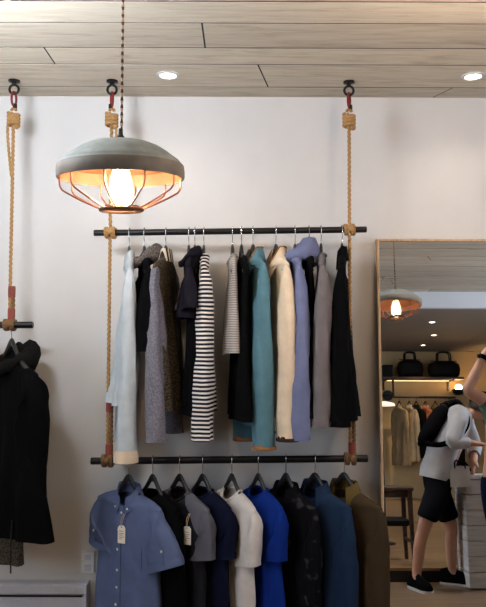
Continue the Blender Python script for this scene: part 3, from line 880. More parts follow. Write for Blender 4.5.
U('dress', 'long black dress hanging between the plum top and striped sweater', 'dress', 195, RAIL_U, YU, 88, C['black'], L=.80, sh=.185, hem=.2, th=.05, sleeves='none', hang='long black dress beside the striped sweater', fold=.01)
U('sweater', 'navy and white striped long-sleeved sweater on the upper rail', 'sweater', 204, RAIL_U, YU, 86, C['stripe'], L=.78, sh=.2, th=.062, collar='band', sleeve_len=.86, hang='navy and white striped sweater', fold=.01)
U('tank_top', 'short pale grey striped tank top at the middle of the upper rail', 'top', 232.5, RAIL_U, YU, 86, C['greystripe'], L=.50, sh=.185, hem=.19, th=.045, sleeves='none', collar='band', hang='pale grey striped tank top', fold=.008)
U('dress', 'long black dress hanging directly left of the teal overshirt', 'dress', 241.5, RAIL_U, YU, 82, C['black'], L=.83, sh=.2, hem=.225, th=.055, sleeves='none', hang='black dress beside the teal overshirt', fold=.008)
U('overshirt', 'teal chambray overshirt with tan collar edge on the upper rail', 'overshirt', 253, RAIL_U, YU, 74, C['teal'], L=.86, sh=.205, th=.06, collar='jacket', cmat=C['teal'], trim=C['tan'], fall=.07, dip=.11, neck_th=.046, sleeve_len=.90, cuffs=(C['tan'], .012), hang='teal chambray overshirt', fold=.014, swayy=.01)
U('jacket', 'cream canvas jacket with tan collar edge on the upper rail', 'jacket', 276, RAIL_U, YU, 76, C['cream'], L=.82, sh=.21, th=.056, collar='jacket', cmat=C['cream'], trim=C['tan'], fall=.07, dip=.11, neck_th=.046, sleeve_len=.86, cuffs=(C['lining'], .012), hang='cream canvas jacket', fold=.012)
U('hooded_shirt', 'cornflower blue hooded shirt right of the cream jacket', 'hooded shirt', 295, RAIL_U, YU, 88, C['blue'], L=.80, sh=.21, th=.06, collar='hood', sleeve_len=.86, hang='cornflower blue hooded shirt', neck_th=.044, hoodk=1.15, fold=.016, swayy=-.035)
U('dress', 'black dress hanging between the blue hooded shirt and the grey shirt', 'dress', 309, RAIL_U, YU, 92, C['black'], L=.82, sh=.19, hem=.215, th=.05, sleeves='none', hang='black dress beside the grey shirt', fold=.008)
U('shirt', 'plain grey long-sleeved shirt on the upper rail, second from the right', 'shirt', 321, RAIL_U, YU, 94, C['grey'], L=.80, sh=.205, th=.055, collar='band', cmat=C['grey'], sleeve_len=.80, hang='plain grey shirt', fold=.01)
U('coat', 'black coat hanging rightmost on the upper rail by the rope', 'coat', 342, RAIL_U, YU, 99, C['black'], L=.83, sh=.21, hem=.23, th=.075, collar='jacket', sleeve_len=.8, hang='black coat at the right end of the upper rail', fold=.014)

# ---- lower rail
def LG(*a, **k): return garment(*a, group=GROUP_L, **k)
YL = 460
t, body, rings, pt, sl, g = LG('shirt', 'blue chambray short-sleeved button shirt with price tag facing out, left on the lower rail', 'shirt', 129, RAIL_L, YL, 40, C['chambray'], L=.75, sh=.24, hem=.235, th=.055, sleeves='short', sleeve_len=.235, out=(.10, .01), slw=.19, collar='none', hang='blue chambray shirt', dip=.075, fold=.013, neck=.066)
collar_mesh(g, .036, .05, .016, 20, .03).build('collar', C['chambray'], t)
strip_front(pt, rings, 1, len(rings) - 1, .017).build('placket', C['chambray'], t)
for i, zz in enumerate((-.105, -.19, -.28, -.37, -.46, -.55, -.64)):
    p = front_point(pt, rings, 0, zz); disc(p + Vector((0, -.0075, 0)), .0062, .0018).build('button', M['button'], t)
for sx in (-1, 1):
    p = front_point(pt, rings, sx * .045, -.085); disc(p + Vector((0, -.008, .004)), .005, .0018).build('button', M['button'], t)
pk = strip_front(pt, rings, 9, 13, .05, .003, x0=.105); pk.build('chest_pocket', C['chambray'], t)
price_tag(t, front_point(pt, rings, .030, -.10) + Vector((0, -.018, 0)), .055, R(18))
for side in (1, -1):                      # roll tab and button on each sleeve, turned-up cuff
    so, eo, ei, ry = sl[side]
    cuff_mesh(eo, ei, (eo - ei).length / 2 * 1.05, ry * 1.1, .03).build('cuff', C['chambray'], so)
    q = eo.lerp(ei, .3) + Vector((-side * .012, -ry * 1.05, .055))
    tb = MB(); tb.box(q, (.022, .006, .075), .002, Matrix.Rotation(side * R(-14), 3, 'Y')); tb.build('roll_tab', C['chambray'], so)
    disc(q + Vector((0, -.005, .026)), .0066, .002).build('button', M['button'], so)
LG('jacket', 'black jacket on the lower rail directly behind the blue chambray shirt', 'jacket', 153, RAIL_L, YL, 47, C['black'], L=.72, sh=.215, th=.05, sleeves='long', sleeve_len=.6, collar='none', hang='black jacket behind the chambray shirt')
t, body, rings, pt, sl, g = LG('t_shirt', 'charcoal T-shirt with lighter grey sleeves and a cream price tag', 'T-shirt', 180, RAIL_L, YL, 46, C['raglan'], L=.7, sh=.222, th=.045, sleeves='short', smat=C['midgrey'], out=.0, sleeve_len=.235, collar='band', hang='charcoal T-shirt with price tag', dip=.05)
price_tag(t, front_point(pt, rings, .142, -.085) + Vector((0, -.018, 0)), .06, R(24))
LG('t_shirt', 'navy blue T-shirt between the charcoal T-shirt and the white T-shirt', 'T-shirt', 203, RAIL_L, YL, 48, C['navy'], L=.72, sh=.215, th=.045, sleeves='short', out=.0, sleeve_len=.23, collar='band', hang='navy T-shirt')
LG('t_shirt', 'plain white T-shirt on the lower rail', 'T-shirt', 232, RAIL_L, YL, 57, C['white'], L=.72, sh=.215, th=.05, sleeves='short', out=.0, sleeve_len=.26, collar='band', cmat=C['white'], hang='white T-shirt', dip=.05)
LG('t_shirt', 'royal blue T-shirt right of the white T-shirt', 'T-shirt', 258.5, RAIL_L, YL, 57, C['royal'], L=.72, sh=.205, th=.045, sleeves='short',  out=.0, sleeve_len=.24, collar='band', hang='royal blue T-shirt')
LG('shirt', 'black shirt with a faint floral print on the lower rail', 'shirt', 286, RAIL_L, YL, 50, C['floral'], L=.72, sh=.21, th=.045, sleeves='long', sleeve_len=.6, collar='shirt', hang='faint floral black shirt')
t, body, rings, pt, sl, g = LG('denim_jacket', 'dark blue denim jacket, second from the right on the lower rail', 'jacket', 315, RAIL_L, YL, 47, C['denim'], L=.7, sh=.225, th=.05,  sleeves='long', sleeve_len=.64, collar='jacket', cmat=C['denim'], hang='dark denim jacket')
t, body, rings, pt, sl, g = LG('field_jacket', 'olive brown field jacket rightmost on the lower rail beside the mirror', 'jacket', 344, RAIL_L, YL, 44, C['khaki2'], L=.72, sh=.225, th=.055,  sleeves='long', sleeve_len=.66, collar='jacket', cmat=C['khaki'], hang='olive brown field jacket')

# ---- left rail
def quilted(L): return dict(fold=.02, fk=20)
wc, body, rings, pt, sl, g = garment('winter_coat', 'long black winter coat with fur-edged hood on the left rail', 'coat', 12, RAIL_2, 325, 47, C['puffer'], L=.85, sh=.28, hem=.39, th=.09, sleeves='long', sleeve_len=.70, slw=.15, sl_r=(.03, .06, .075, .06), collar='hood', cmat=C['fur'], hoodk=1.15, gh=-.185, group=GROUP_B, hang='long black winter coat', out=.03, neck=.075, neck_th=.05)
GH = -.185
g2 = dict(sh=.20, L=1.02, hem=.25, th=.05, seed=9.3, fold=.008)
lm, _r, _p = torso_mesh(g2); lm.v = [(x_ - .13, y_ + .005, z_) for x_, y_, z_ in lm.v if True]
keep = [f for f in lm.f if max(lm.v[q][2] for q in f) < -.55]
lm.f = keep; lm.build('lining', C['olive'], wc, 'olive brown lining hem')
p = front_point(pt, rings, .19, -.80)
MB().tube(catmull([p + Vector((0, -.006, .03)), p + Vector((.004, -.012, -.06)), p + Vector((0, -.01, -.16)), p + Vector((.003, -.01, -.22))], 5), .0042, 6).build('drawstring', M['steel_black'], wc)

# ------------------------------------------------------------------ heater, outlet
hx1 = P(87, 583, 3.93).x; hz = P(60, 584, 3.93).z
ht = thing('baseboard_heater', 'pale enamelled baseboard heater on the floor below the black winter coat', 'heater', ((hx1 - 2.2) / 2 - .1, 3.955, 0))
o = ht.location
hm = MB(); prof = [(3.998, .03), (3.998, hz), (3.935, hz), (3.925, hz - .012), (3.925, hz - .05), (3.94, hz - .062), (3.94, hz - .07), (3.925, hz - .08), (3.925, .055), (3.935, .05), (3.935, .03)]
hm.grid([[(x, y, z) for y, z in prof] for x in (-2.3, hx1)], True, True, True)
hm.build('casing', M['heater'], ht, smooth=False, origin=o)
MB().box((hx1 - .004, 3.96, hz / 2 + .012), (.012, .078, hz - .02), .004).build('end_cap', M['heater'], ht, origin=o)
MB().box(((hx1 - 2.3) / 2, 3.944, hz - .066), (2.25 + hx1, .02, .008)).build('air_slot', M['gap'], ht, smooth=False, origin=o)
MB().box(((hx1 - 2.3) / 2, 3.97, .015), (2.2 + hx1, .03, .03)).build('foot', M['heater'], ht, smooth=False, origin=o)
q = P(88, 562, 3.995)
ot = thing('wall_outlet', 'white wall outlet plate half behind the chambray shirt, above the heater end', 'outlet', (q.x, 3.994, q.z))
MB().box((0, 0, 0), (.075, .010, .118), .004).build('plate', M['white'], ot)
for s in (-.028, .028): MB().box((0, -.006, s), (.034, .004, .03), .0015).build('receptacle', M['heater'], ot)

# ------------------------------------------------------------------ the leaning mirror
top = P(376, 239, MQ.y); mx0 = top.x; mw = .78; mh = 2.11
u = Vector((0, math.sin(MTH), math.cos(MTH)))             # up along the glass
base = MQ - u * (MQ.z / u.z) + Vector((0, 0, .004))
mr = thing('leaning_mirror', 'tall mirror in a thin pale wood frame leaning on the wall right of the racks', 'mirror', (mx0 + mw / 2, base.y, 0))
o = mr.location
rot = Matrix.Rotation(-MTH, 3, 'X')
hgt = (MQ - base).length
ctr = base + u * (hgt / 2)
back = Vector((0, math.cos(MTH), -math.sin(MTH)))
MB().box((mx0 + mw / 2, ctr.y, ctr.z) + back * .006 if False else Vector((mx0 + mw / 2, ctr.y, ctr.z)) + back * .004, (mw - .03, .008, hgt - .03), 0, rot).build('mirror_glass', M['mirror'], mr, 'silvered glass', smooth=False, origin=o)
fr = MB()
for sx in (0, mw): fr.box(Vector((mx0 + (.008 if sx == 0 else mw - .008), ctr.y, ctr.z)) + back * .008, (.016, .03, hgt), .003, rot)
for sz in (1, -1): fr.box(Vector((mx0 + mw / 2, ctr.y, ctr.z)) + u * (sz * (hgt / 2 - .008)) + back * .008, (mw - .032, .03, .016), .003, rot)
fr.box(Vector((mx0 + mw / 2, ctr.y, ctr.z)) + back * .016, (mw - .032, .008, hgt - .032), 0, rot)
fr.build('frame', M['oak'], mr, origin=o)

# ------------------------------------------------------------------ what the mirror shows: the rest of the shop
# low platform
pl = MB(); plx0, plx1, ply0, ply1 = .95, 4.6, -1.1, 2.18
for i in range(24):
    yy0 = lerp(ply0, ply1, i / 24); yy1 = lerp(ply0, ply1, (i + 1) / 24)
    pl.box(((plx0 + plx1) / 2, (yy0 + yy1) / 2, .09), (plx1 - plx0, yy1 - yy0 - .004, .02))
pt0 = thing('low_platform', 'low boarded platform with dark edge behind the bending person in the mirror', 'platform', ((plx0 + plx1) / 2, (ply0 + ply1) / 2, 0)); o = pt0.location
pl.build('deck', M['platform'], pt0, smooth=False, origin=o)
MB().box(((plx0 + plx1) / 2, (ply0 + ply1) / 2, .04), (plx1 - plx0 - .01, ply1 - ply0 - .01, .08)).build('skirt', M['gap'], pt0, 'black edge', smooth=False, origin=o)
# bag shelf on the far wall
YB = -5.72
a = PM(378, 377.5, YB); b_ = PM(461, 377.5, YB); zs = a.z
sh_ = thing('wall_shelf', 'dark wooden wall shelf carrying the two black bags, seen in the mirror', 'shelf', ((a.x + b_.x) / 2, YB, zs)); o = sh_.location
MB().box(((a.x + b_.x) / 2, (Y0 + YB + .2) / 2, zs - .02), (b_.x - a.x, YB + .2 - Y0, .04), .004).build('board', M['darkwood'], sh_, origin=o)
for px in (386, 452):
    q = PM(px, 380, YB); bk = MB(); bk.box((q.x, Y0 + .2, zs - .05), (.03, .4, .02)); bk.box((q.x, Y0 + .012, zs - .12), (.03, .02, .2)); bk.build('bracket', M['steel_black'], sh_, smooth=False, origin=o)
def duffel(px0, px1, pyt, label, tall):
    a = PM(px0, 376, YB); b_ = PM(px1, 376, YB); w = b_.x - a.x; h = PM(px0, pyt, YB).z - zs
    t = thing('duffel_bag', label, 'bag', ((a.x + b_.x) / 2, YB, zs), 0, 'black bags on the far shelf')
    rows = []
    for i in range(19):
        u_ = -1 + 2 * i / 18; e = (1 - abs(u_) ** 3.2) ** .45 if abs(u_) < 1 else .02
        e = max(e, .05); row = []
        for j in range(20):
            an = 2 * PI * j / 20; c, s = math.cos(an), math.sin(an)
            yy = .15 * e * abs(c) ** .7 * (1 if c > 0 else -1); zz = h / 2 + (h / 2) * (abs(s) ** .65 * (1 if s > 0 else -1)) * (e if s > 0 else min(1, e * 1.3)) - 0
            zz = max(0.002, zz + .02 * noise.noise(Vector((u_ * 3, c, s + px0))) * (1 if s > 0 else 0))
            row.append((u_ * w / 2, yy, zz))
        rows.append(row)
    MB().grid(rows, True, True, True).build('bag_body', M['leather'], t)
    for sy in (-.05, .05):
        MB().tube(catmull([(-w * .2, sy, h * .8), (-w * .19, sy * 1.1, h + tall * .7), (-w * .12, sy, h + tall), (w * .12, sy, h + tall), (w * .19, sy * 1.1, h + tall * .7), (w * .2, sy, h * .8)], 5), .013, 8).build('handle', M['leather'], t)
    MB().tube([(-w * .4, 0, h * .985), (0, 0, h * 1.0), (w * .4, 0, h * .985)], .008, 6).build('zip', M['steel_black'], t)
duffel(397, 423.5, 359.5, 'smaller black duffel bag with short arched handles on the mirrored shelf', .13)
duffel(428, 460.5, 361, 'wider black duffel bag with tall handles on the mirrored shelf', .16)
q = PM(387.5, 376, YB); q2 = PM(387.5, 365, YB)
cb = thing('storage_box', 'small black box beside the duffel bags on the mirrored shelf', 'box', (q.x, YB, zs))
MB().box((0, 0, (q2.z - zs) * .42), (.17, .17, (q2.z - zs) * .84), .008).build('box_body', M['leather'], cb)
MB().box((0, 0, (q2.z - zs) * .9), (.18, .18, (q2.z - zs) * .18), .006).build('lid', M['leather'], cb)
M['strip_on'] = emit('lit_strip', (255, 204, 140), 3.5)
zl = zs - .046
MB().box((sh_.location.x, YB - .16, zl), (1.25, .02, .01), .003).build('light_strip', M['strip_on'], sh_, 'glowing light strip under the shelf', origin=sh_.location)
# pipe rail
YP = -5.6
ra = PM(393.5, 397, YP); rb = PM(455, 397.5, YP); rt = PM(393.5, 380, YP); rl = PM(378, 392, YP)
pr = thing('pipe_rail', 'black pipe clothes rail fixed under the bag shelf, seen in the mirror', 'clothes rail', (ra.x, YP, ra.z)); o = pr.location
MB().tube([ra, rb], .02, 12).build('rail', M['steel_black'], pr, origin=o)
MB().tube([(ra.x, YP, ra.z), (ra.x, YP, zs - .038)], .02, 12).build('upright', M['steel_black'], pr, origin=o)
fl = MB(); fl.tube([Vector((ra.x - .03, YP, ra.z + .05)), Vector((ra.x - .03, Y0 + .01, ra.z + .05))], .018, 10); fl.build('wall_arm', M['steel_black'], pr, origin=o)
MB().tube([(ra.x - .03, Y0 + .005, ra.z + .05), (ra.x - .03, Y0 + .03, ra.z + .05)], .1, 20).build('flange', M['steel_black'], pr, origin=o)
rb2 = MB(); rb2.tube([rb, Vector((rb.x, Y0 + .005, rb.z))], .018, 10); rb2.build('wall_arm', M['steel_black'], pr, origin=o)
# wall lamp
wlp = PM(458.5, 391, -5.85)
wl_ = thing('wall_lamp', 'round wall lamp glowing beside the mirrored coat rail', 'wall lamp', (wlp.x, Y0, wlp.z)); o = wl_.location
MB().tube([(wlp.x, Y0 + .002, wlp.z), (wlp.x, Y0 + .03, wlp.z)], .07, 20).build('wall_plate', M['steel_black'], wl_, origin=o)
MB().tube([(wlp.x, Y0 + .03, wlp.z), (wlp.x, Y0 + .13, wlp.z - .02)], .014, 10).build('arm', M['steel_black'], wl_, origin=o)
MB().ball((wlp.x, Y0 + .17, wlp.z + .06), .06, 16, 10).build('globe', M['globe_on'] if 'globe_on' in M else emit('lit_globe', (255, 206, 140), 190.0), wl_, origin=o)
MB().lathe([(.0, -.11), (.06, -.10), (.11, -.05), (.118, .0), (.112, .0), (.1, -.05), (.05, -.09), (0, -.095)], (wlp.x, Y0 + .17, wlp.z + .03), 24).build('dish', M['steel_black'], wl_, origin=o)
wb = PM(470, 350.5, Y0 + .03)
wbt = tag(MB().box((0, 0, 0), (.16, .04, .05), .008).build('wall_sign', M['red'], None), 'small dark red bar high on the wall by the raised arm in the mirror', 'sign'); wbt.location = wb
# the coats on the far rail
far = [(399, 'beige', 'beige long coat leftmost', 462, .17), (409, 'creamw', 'cream long coat', 458, .16), (416, 'black', 'narrow black coat left of the rust coat', 455, .15), (425, 'rust', 'rust pink coat', 455, .19),
       (435, 'olive', 'olive green coat', 452, .18), (445.5, 'black', 'black coat right of the olive green coat', 466, .2), (453, 'black', 'black coat rightmost', 462, .18)]
farm = dict(beige=fabric('far_beige', (150, 130, 100)), creamw=fabric('far_cream', (176, 158, 130)), black=C['black'], rust=fabric('far_rust', (150, 92, 66)), olive=fabric('far_olive', (76, 66, 40)))
for i, (px, mname, lab, pyb, hw) in enumerate(far):
    q = PM(px, 397, YP); zb_ = PM(px, pyb, YP).z
    L = q.z - .13 - zb_
    yaw = R(62)
    t = thing('long_coat', lab + ' on the pipe rail seen in the mirror', 'coat', (q.x, YP, q.z), yaw, 'coats on the far pipe rail')
    seedc[0] += 1
    g = dict(sh=.2, L=L, hem=.22, th=.06, seed=seedc[0] * 1.37, fold=.02)
    mb, rings, pt = torso_mesh(g); mb.build('body', farm[mname], t)
    for side in (1, -1):
        m_, pp = sleeve_mesh(side, *long_edges(.2, .062, .6, .02, .11), [(0, .02), (.3, .03), (.65, .046), (1, .04)], seedc[0])
        m_.build('sleeve', farm[mname], t)
    collar_mesh(g, .042, .06, .026, 30, .03).build('collar', farm[mname], t)
    hg = dup(hanger0, (q.x, YP, q.z), yaw, 'hanger of the ' + lab + ' on the far pipe rail')
    hg['group'] = 'hangers on the far pipe rail'
    for c in hg.children:
        if c.name.startswith('hook'): c.rotation_euler = (0, 0, -yaw)
# stool on the platform
QY = 1.88
qs = PM(390.5, 486, QY); zt = qs.z
st = thing('wooden_stool', 'dark wooden stool on the platform at the mirror\'s left edge', 'stool', (qs.x, QY, .1)); o = st.location
MB().box((qs.x, QY, zt - .014), (.30, .30, .03), .006).build('seat', M['darkwood'], st, origin=o)
ap = MB()
for s in (-1, 1): ap.box((qs.x + s * .115, QY, zt - .055), (.018, .23, .05), .002); ap.box((qs.x, QY + s * .115, zt - .055), (.23, .018, .05), .002)
ap.build('apron', M['darkwood'], st, origin=o)
for sx in (-1, 1):
    for sy in (-1, 1):
        l = MB(); x_, y_ = qs.x + sx * .12, QY + sy * .12
        l.grid([[(x_ + sx * d + i * w, y_ + sy * d + j * w, z) for i, j in ((-1, -1), (1, -1), (1, 1), (-1, 1))] for z, d, w in ((.1, .015, .012), (.35, .006, .015), (zt - .03, 0, .017))], True, True, True)
        l.build('leg', M['darkwood'], st, smooth=False, origin=o)
MB().box((qs.x, QY, .40), (.235, .235, .05), .012).build('lower_shelf', M['leather'], st, origin=o)
rg = MB()
for s in (-1, 1): rg.box((qs.x + s * .128, QY, .26), (.016, .25, .022), .002)
rg.build('stretcher', M['darkwood'], st, origin=o)
# tall lamp stand with the flat white shade
qf = PM(381, 404.5, .9)
fs = thing('floor_lamp', 'slim dark floor lamp with flat white shade at the mirror\'s left edge', 'floor lamp', (qf.x, .9, .1)); o = fs.location
MB().lathe([(0, 0), (.09, 0), (.09, .012), (.02, .022), (0, .022)], (qf.x, .9, .1), 28).build('base', M['steel_black'], fs, origin=o)
MB().tube([(qf.x, .9, .12), (qf.x, .9, qf.z)], .012, 10).build('pole', M['steel_black'], fs, origin=o)
MB().lathe([(.001, .03), (.05, .028), (.12, .012), (.13, -.012), (.124, -.014), (.05, -.004), (.001, 0)], (qf.x, .9, qf.z), 32).build('lamp_shade', M['shade_on'], fs, origin=o)
# white board counter
ca = PMZ(470, 590, 0)
cx0, cx1, cy0, cy1, cz = ca.x, ca.x + .8, ca.y - .26, ca.y, .78
ct = thing('plank_counter', 'white painted plank counter in front of the bending person in the mirror', 'counter', ((cx0 + cx1) / 2, (cy0 + cy1) / 2, 0)); o = ct.location
for i in range(7):
    pass
cb_ = MB()
for i in range(7):
    z0 = .008 + i * .106
    cb_.box(((cx0 + cx1) / 2, (cy0 + cy1) / 2, z0 + .053), (cx1 - cx0, cy1 - cy0, .102), .003)
cb_.build('plank_body', M['whiteboards'], ct, origin=o)
MB().box(((cx0 + cx1) / 2, (cy0 + cy1) / 2, .766), (cx1 - cx0 + .02, cy1 - cy0 + .02, .03), .004).build('countertop', M['white'], ct, origin=o)

# ------------------------------------------------------------------ people (seen in the mirror)
def skin_mesh(name, nodes, links, mat, parent, origin, sub=2, label=None, root=None):
    ks = list(nodes); idx = {k: i for i, k in enumerate(ks)}
    me = bpy.data.meshes.new(name); O = Vector(origin)
    me.from_pydata([tuple(Vector(nodes[k][0]) - O) for k in ks], [(idx[a], idx[b_]) for a, b_ in links], [])
    ob = bpy.data.objects.new(name, me); COL.objects.link(ob)
    sk = ob.modifiers.new('skin', 'SKIN'); sk.use_smooth_shade = True; sk.branch_smoothing = .4
    if not me.skin_vertices: me.attributes.new
    lay = me.skin_vertices[0].data if me.skin_vertices else None
    for k, i in idx.items():
        r = nodes[k][1]; r = (r, r) if not isinstance(r, (tuple, list)) else r
        lay[i].radius = r
        lay[i].use_root = (k == (root or ks[0]))
    sb = ob.modifiers.new('sub', 'SUBSURF'); sb.levels = sub; sb.render_levels = sub
    dg = bpy.context.evaluated_depsgraph_get(); dg.update()
    new = bpy.data.meshes.new_from_object(ob.evaluated_get(dg))
    ob.modifiers.clear(); ob.data = new
    for p in new.polygons: p.use_smooth = True
    new.materials.clear(); new.materials.append(mat)
    if parent is not None: ob.parent = parent
    if label: ob['label'] = label
    return ob
def hand_nodes(nodes, links, key, wrist, d, up, side, curl=.5, k=1.0):
    """palm and five fingers grown from the wrist; d: pointing, up: back of the hand, side: towards the thumb"""
    d, up, side = Vector(d).normalized(), Vector(up).normalized(), Vector(side).normalized()
    w = Vector(wrist)
    pm = w + d * .045 * k; nodes[key + 'p'] = (pm, (.032 * k, .02 * k)); links.append((key, key + 'p'))
    kn = w + d * .08 * k; nodes[key + 'q'] = (kn, (.034 * k, .016 * k)); links.append((key + 'p', key + 'q'))
    for i, (of, ln) in enumerate(((.027, .07), (.009, .078), (-.009, .072), (-.027, .056))):
        b_ = kn + side * of * k + d * .012 * k; prev = key + 'q'; dirv = d.copy(); p = b_
        nodes[f'{key}f{i}0'] = (p, .0088 * k); links.append((prev, f'{key}f{i}0')); prev = f'{key}f{i}0'
        for s in range(3):
            dirv = (dirv - up * curl * .75).normalized(); p = p + dirv * ln * k * (.42, .32, .26)[s]
            nodes[f'{key}f{i}{s+1}'] = (p, (.0085, .008, .0068)[s] * k); links.append((prev, f'{key}f{i}{s+1}')); prev = f'{key}f{i}{s+1}'
    p = w + d * .025 * k + side * .028 * k; prev = key + 'p'; dirv = (d * .7 + side * .7 - up * .25).normalized()
    for s in range(3):
        nodes[f'{key}t{s}'] = (p, (.012, .0105, .0085)[s] * k); links.append((prev, f'{key}t{s}')); prev = f'{key}t{s}'
        p = p + dirv * .03 * k; dirv = (dirv + d * .35 - up * .2).normalized()
def head_bits(root, o, c, fwd, up, mat, hairm, cap=None, beard=False):
    """eyes, ears and hair for a head centred at c looking along fwd"""
    c, fwd, up = Vector(c), Vector(fwd).normalized(), Vector(up).normalized(); sd = up.cross(fwd).normalized(); up = fwd.cross(sd)
    for s in (-1, 1):
        MB().ball(c + fwd * .086 + sd * .032 * s + up * .004, .012, 10, 8).build('eye', M['eye'], root, origin=o)
        er = MB(); er.ball(c + sd * .077 * s - fwd * .006, (.012, .020, .030), 10, 8); er.build('ear', mat, root, origin=o)
    rm = Matrix((sd, fwd, up)).transposed()
    if hairm is not None:
        hb = MB(); rows = []
        for i in range(9):
            th = R(6 + 84 * i / 8); row = []
            for j in range(24):
                an = 2 * PI * j / 24; fy = math.sin(an)
                t2 = th * (1.16 if fy < .2 else 1.16 - .5 * (fy - .2))
                n_ = 1 + .05 * noise.noise(Vector((math.cos(an) * 4, math.sin(an) * 4, t2 * 4)))
                v = Vector((.086 * math.sin(t2) * math.cos(an), .106 * math.sin(t2) * math.sin(an) - .006, .112 * math.cos(t2) + .012)) * n_
                row.append(c + rm @ v)
            rows.append(row)
        hb.grid(rows, True, True, False); hb.build('hair', hairm, root, origin=o)
    if cap is not None:
        cp = MB(); rows = []
        for i in range(8):
            th = R(4 + 80 * i / 7)
            rows.append([c + rm @ Vector((.092 * math.sin(th) * math.cos(2 * PI * j / 24), .112 * math.sin(th) * math.sin(2 * PI * j / 24), .11 * math.cos(th) + .018)) for j in range(24)])
        cp.grid(rows, True, True, False)
        br = []
        for k_ in (0, .5, 1):
            br.append([c + rm @ Vector((.078 * math.sin(R(-70 + 140 * j / 10)) * (1 - .15 * k_), .100 * math.cos(R(-70 + 140 * j / 10)) + .07 * k_ * math.cos(R(-70 + 140 * j / 10)) , .036 - .016 * k_)) for j in range(11)])
        br2 = [[p - rm @ Vector((0, 0, .006)) for p in r] for r in br]
        ob = cp.build('cap', cap, root, origin=o)
        b2 = MB(); b2.grid([r for r in br] + [r for r in reversed(br2)], False); b2.build('brim', cap, ob, origin=o)
    if beard:
        MB().ball(c + fwd * .055 - up * .075, (.05, .045, .045), 14, 10, rm).build('beard', M['hair'], root, origin=o)

# --- the bending person
YM = 2.36
def Q(px, py, dy=0.0): return PM(px, py, YM + dy)
hipc = Q(437, 470)
FOOT = {1: R(72), -1: R(30)}
fA = Q(415.5, 580, .06); fB = Q(453.5, 581, -.07)
root = thing('person', 'person in white top, dark shorts and cap bending over the counter, seen in the mirror', 'person', ((fA.x + fB.x) / 2, YM, 0)); o = Vector(root.location)
nodes, links = {}, []
def nd(k, p, r, l=None):
    nodes[k] = (p, r)
    if l: links.append((l, k))
chest = Q(455, 428); neck = Q(473, 411); headc = Q(484.5, 410)
nd('pel', hipc, (.13, .11)); nd('waist', Q(444, 450), (.105, .1), 'pel'); nd('chest', chest, (.125, .11), 'waist'); nd('nb', Q(466, 415), (.07, .06), 'chest'); nd('nk', neck, .052, 'nb')
nd('jaw', headc + Vector((.0, 0, -.055)), .058, 'nk'); nd('hd', headc + Vector((-.01, 0, .02)), (.082, .078), 'jaw'); nd('hd2', headc + Vector((-.014, 0, .065)), .06, 'hd')
nd('nose', headc + Vector((.088, 0, -.016)), .014, 'hd')
for s, f, kx in ((1, fA, (424, 527)), (-1, fB, (452, 528))):
    dy = .085 * s
    h_ = hipc + Vector((.0, dy, -.06)); kn_ = PM(kx[0], kx[1], YM + dy)
    an = Vector((f.x, YM + dy, .085))
    nd(f'hip{s}', h_, .085, 'pel'); nd(f'th{s}', h_.lerp(kn_, .5), .075, f'hip{s}'); nd(f'kn{s}', kn_, .048, f'th{s}')
    nd(f'cf{s}', kn_.lerp(an, .35) + Vector((-.012, 0, 0)), .047, f'kn{s}'); nd(f'an{s}', an, .034, f'cf{s}')
    nd(f'to{s}', an + Matrix.Rotation(FOOT[s], 3, 'Z') @ Vector((.12, 0, -.055)), (.036, .026), f'an{s}')
shL = Q(459, 416, .16); elL = Q(453.5, 441, .22); wrL = Q(473, 443.5, .17)
shR = Q(462, 418, -.16); elR = Q(474, 446, -.2); wrR = Q(474, 459, .02)
nd('shl', shL, .058, 'chest'); nd('ell', elL, .042, 'shl'); nd('wrl', wrL, .028, 'ell')
nd('shr', shR, .058, 'chest'); nd('elr', elR, .042, 'shr'); nd('wrr', wrR, .028, 'elr')
hand_nodes(nodes, links, 'wrl', wrL, (1, -.1, -.1), (0, .3, 1), (0, -1, .2), .35)
hand_nodes(nodes, links, 'wrr', wrR, (-.3, .15, -1), (-.9, .3, .3), (.2, .9, 0), .6)
bodyo = skin_mesh('body', nodes, links, M['skin'], root, o)
head_bits(root, o, headc + Vector((-.008, 0, .01)), (1, 0, -.22), (.22, 0, 1), M['skin'], M['hair'], C['black'], True)
# white top: torso and three-quarter sleeves
def ell_loft(mb, pts, rad, side, n=5, seg=24, wr=.08, sd=0.0):
    """a tube of elliptic section; rad: (half width along side, half depth)"""
    pp = catmull(pts, n); N_ = len(pp); rows = []; side = Vector(side)
    for i, p in enumerate(pp):
        tg = (pp[min(i + 1, N_ - 1)] - pp[max(i - 1, 0)]).normalized()
        e1 = (side - tg * side.dot(tg)).normalized(); e2 = tg.cross(e1); t = i / (N_ - 1) * (len(rad) - 1); k = min(int(t), len(rad) - 2)
        ra = lerp(rad[k][0], rad[k + 1][0], t - k); rb = lerp(rad[k][1], rad[k + 1][1], t - k)
        rows.append([p + (e1 * ra * math.cos(2 * PI * j / seg) + e2 * rb * math.sin(2 * PI * j / seg)) * (1 + wr * noise.noise(Vector((math.cos(2 * PI * j / seg) * 2 + sd, math.sin(2 * PI * j / seg) * 2, p.z * 14)))) for j in range(seg)])
    cen = pp[0]
    return mb.grid([[cen + (q - cen) * .93 for q in rows[0]]] + rows, True)
tp = MB()
ell_loft(tp, [Q(436, 479), Q(438, 468), Q(442, 452), Q(450, 434), Q(458, 419), Q(467, 411.5)], [(.165, .118), (.165, .115), (.155, .108), (.165, .112), (.15, .095), (.062, .056)], (0, 1, 0))
to_ = tp.build('top', fabric('white_cotton_top', (214, 216, 222)), root, origin=o)
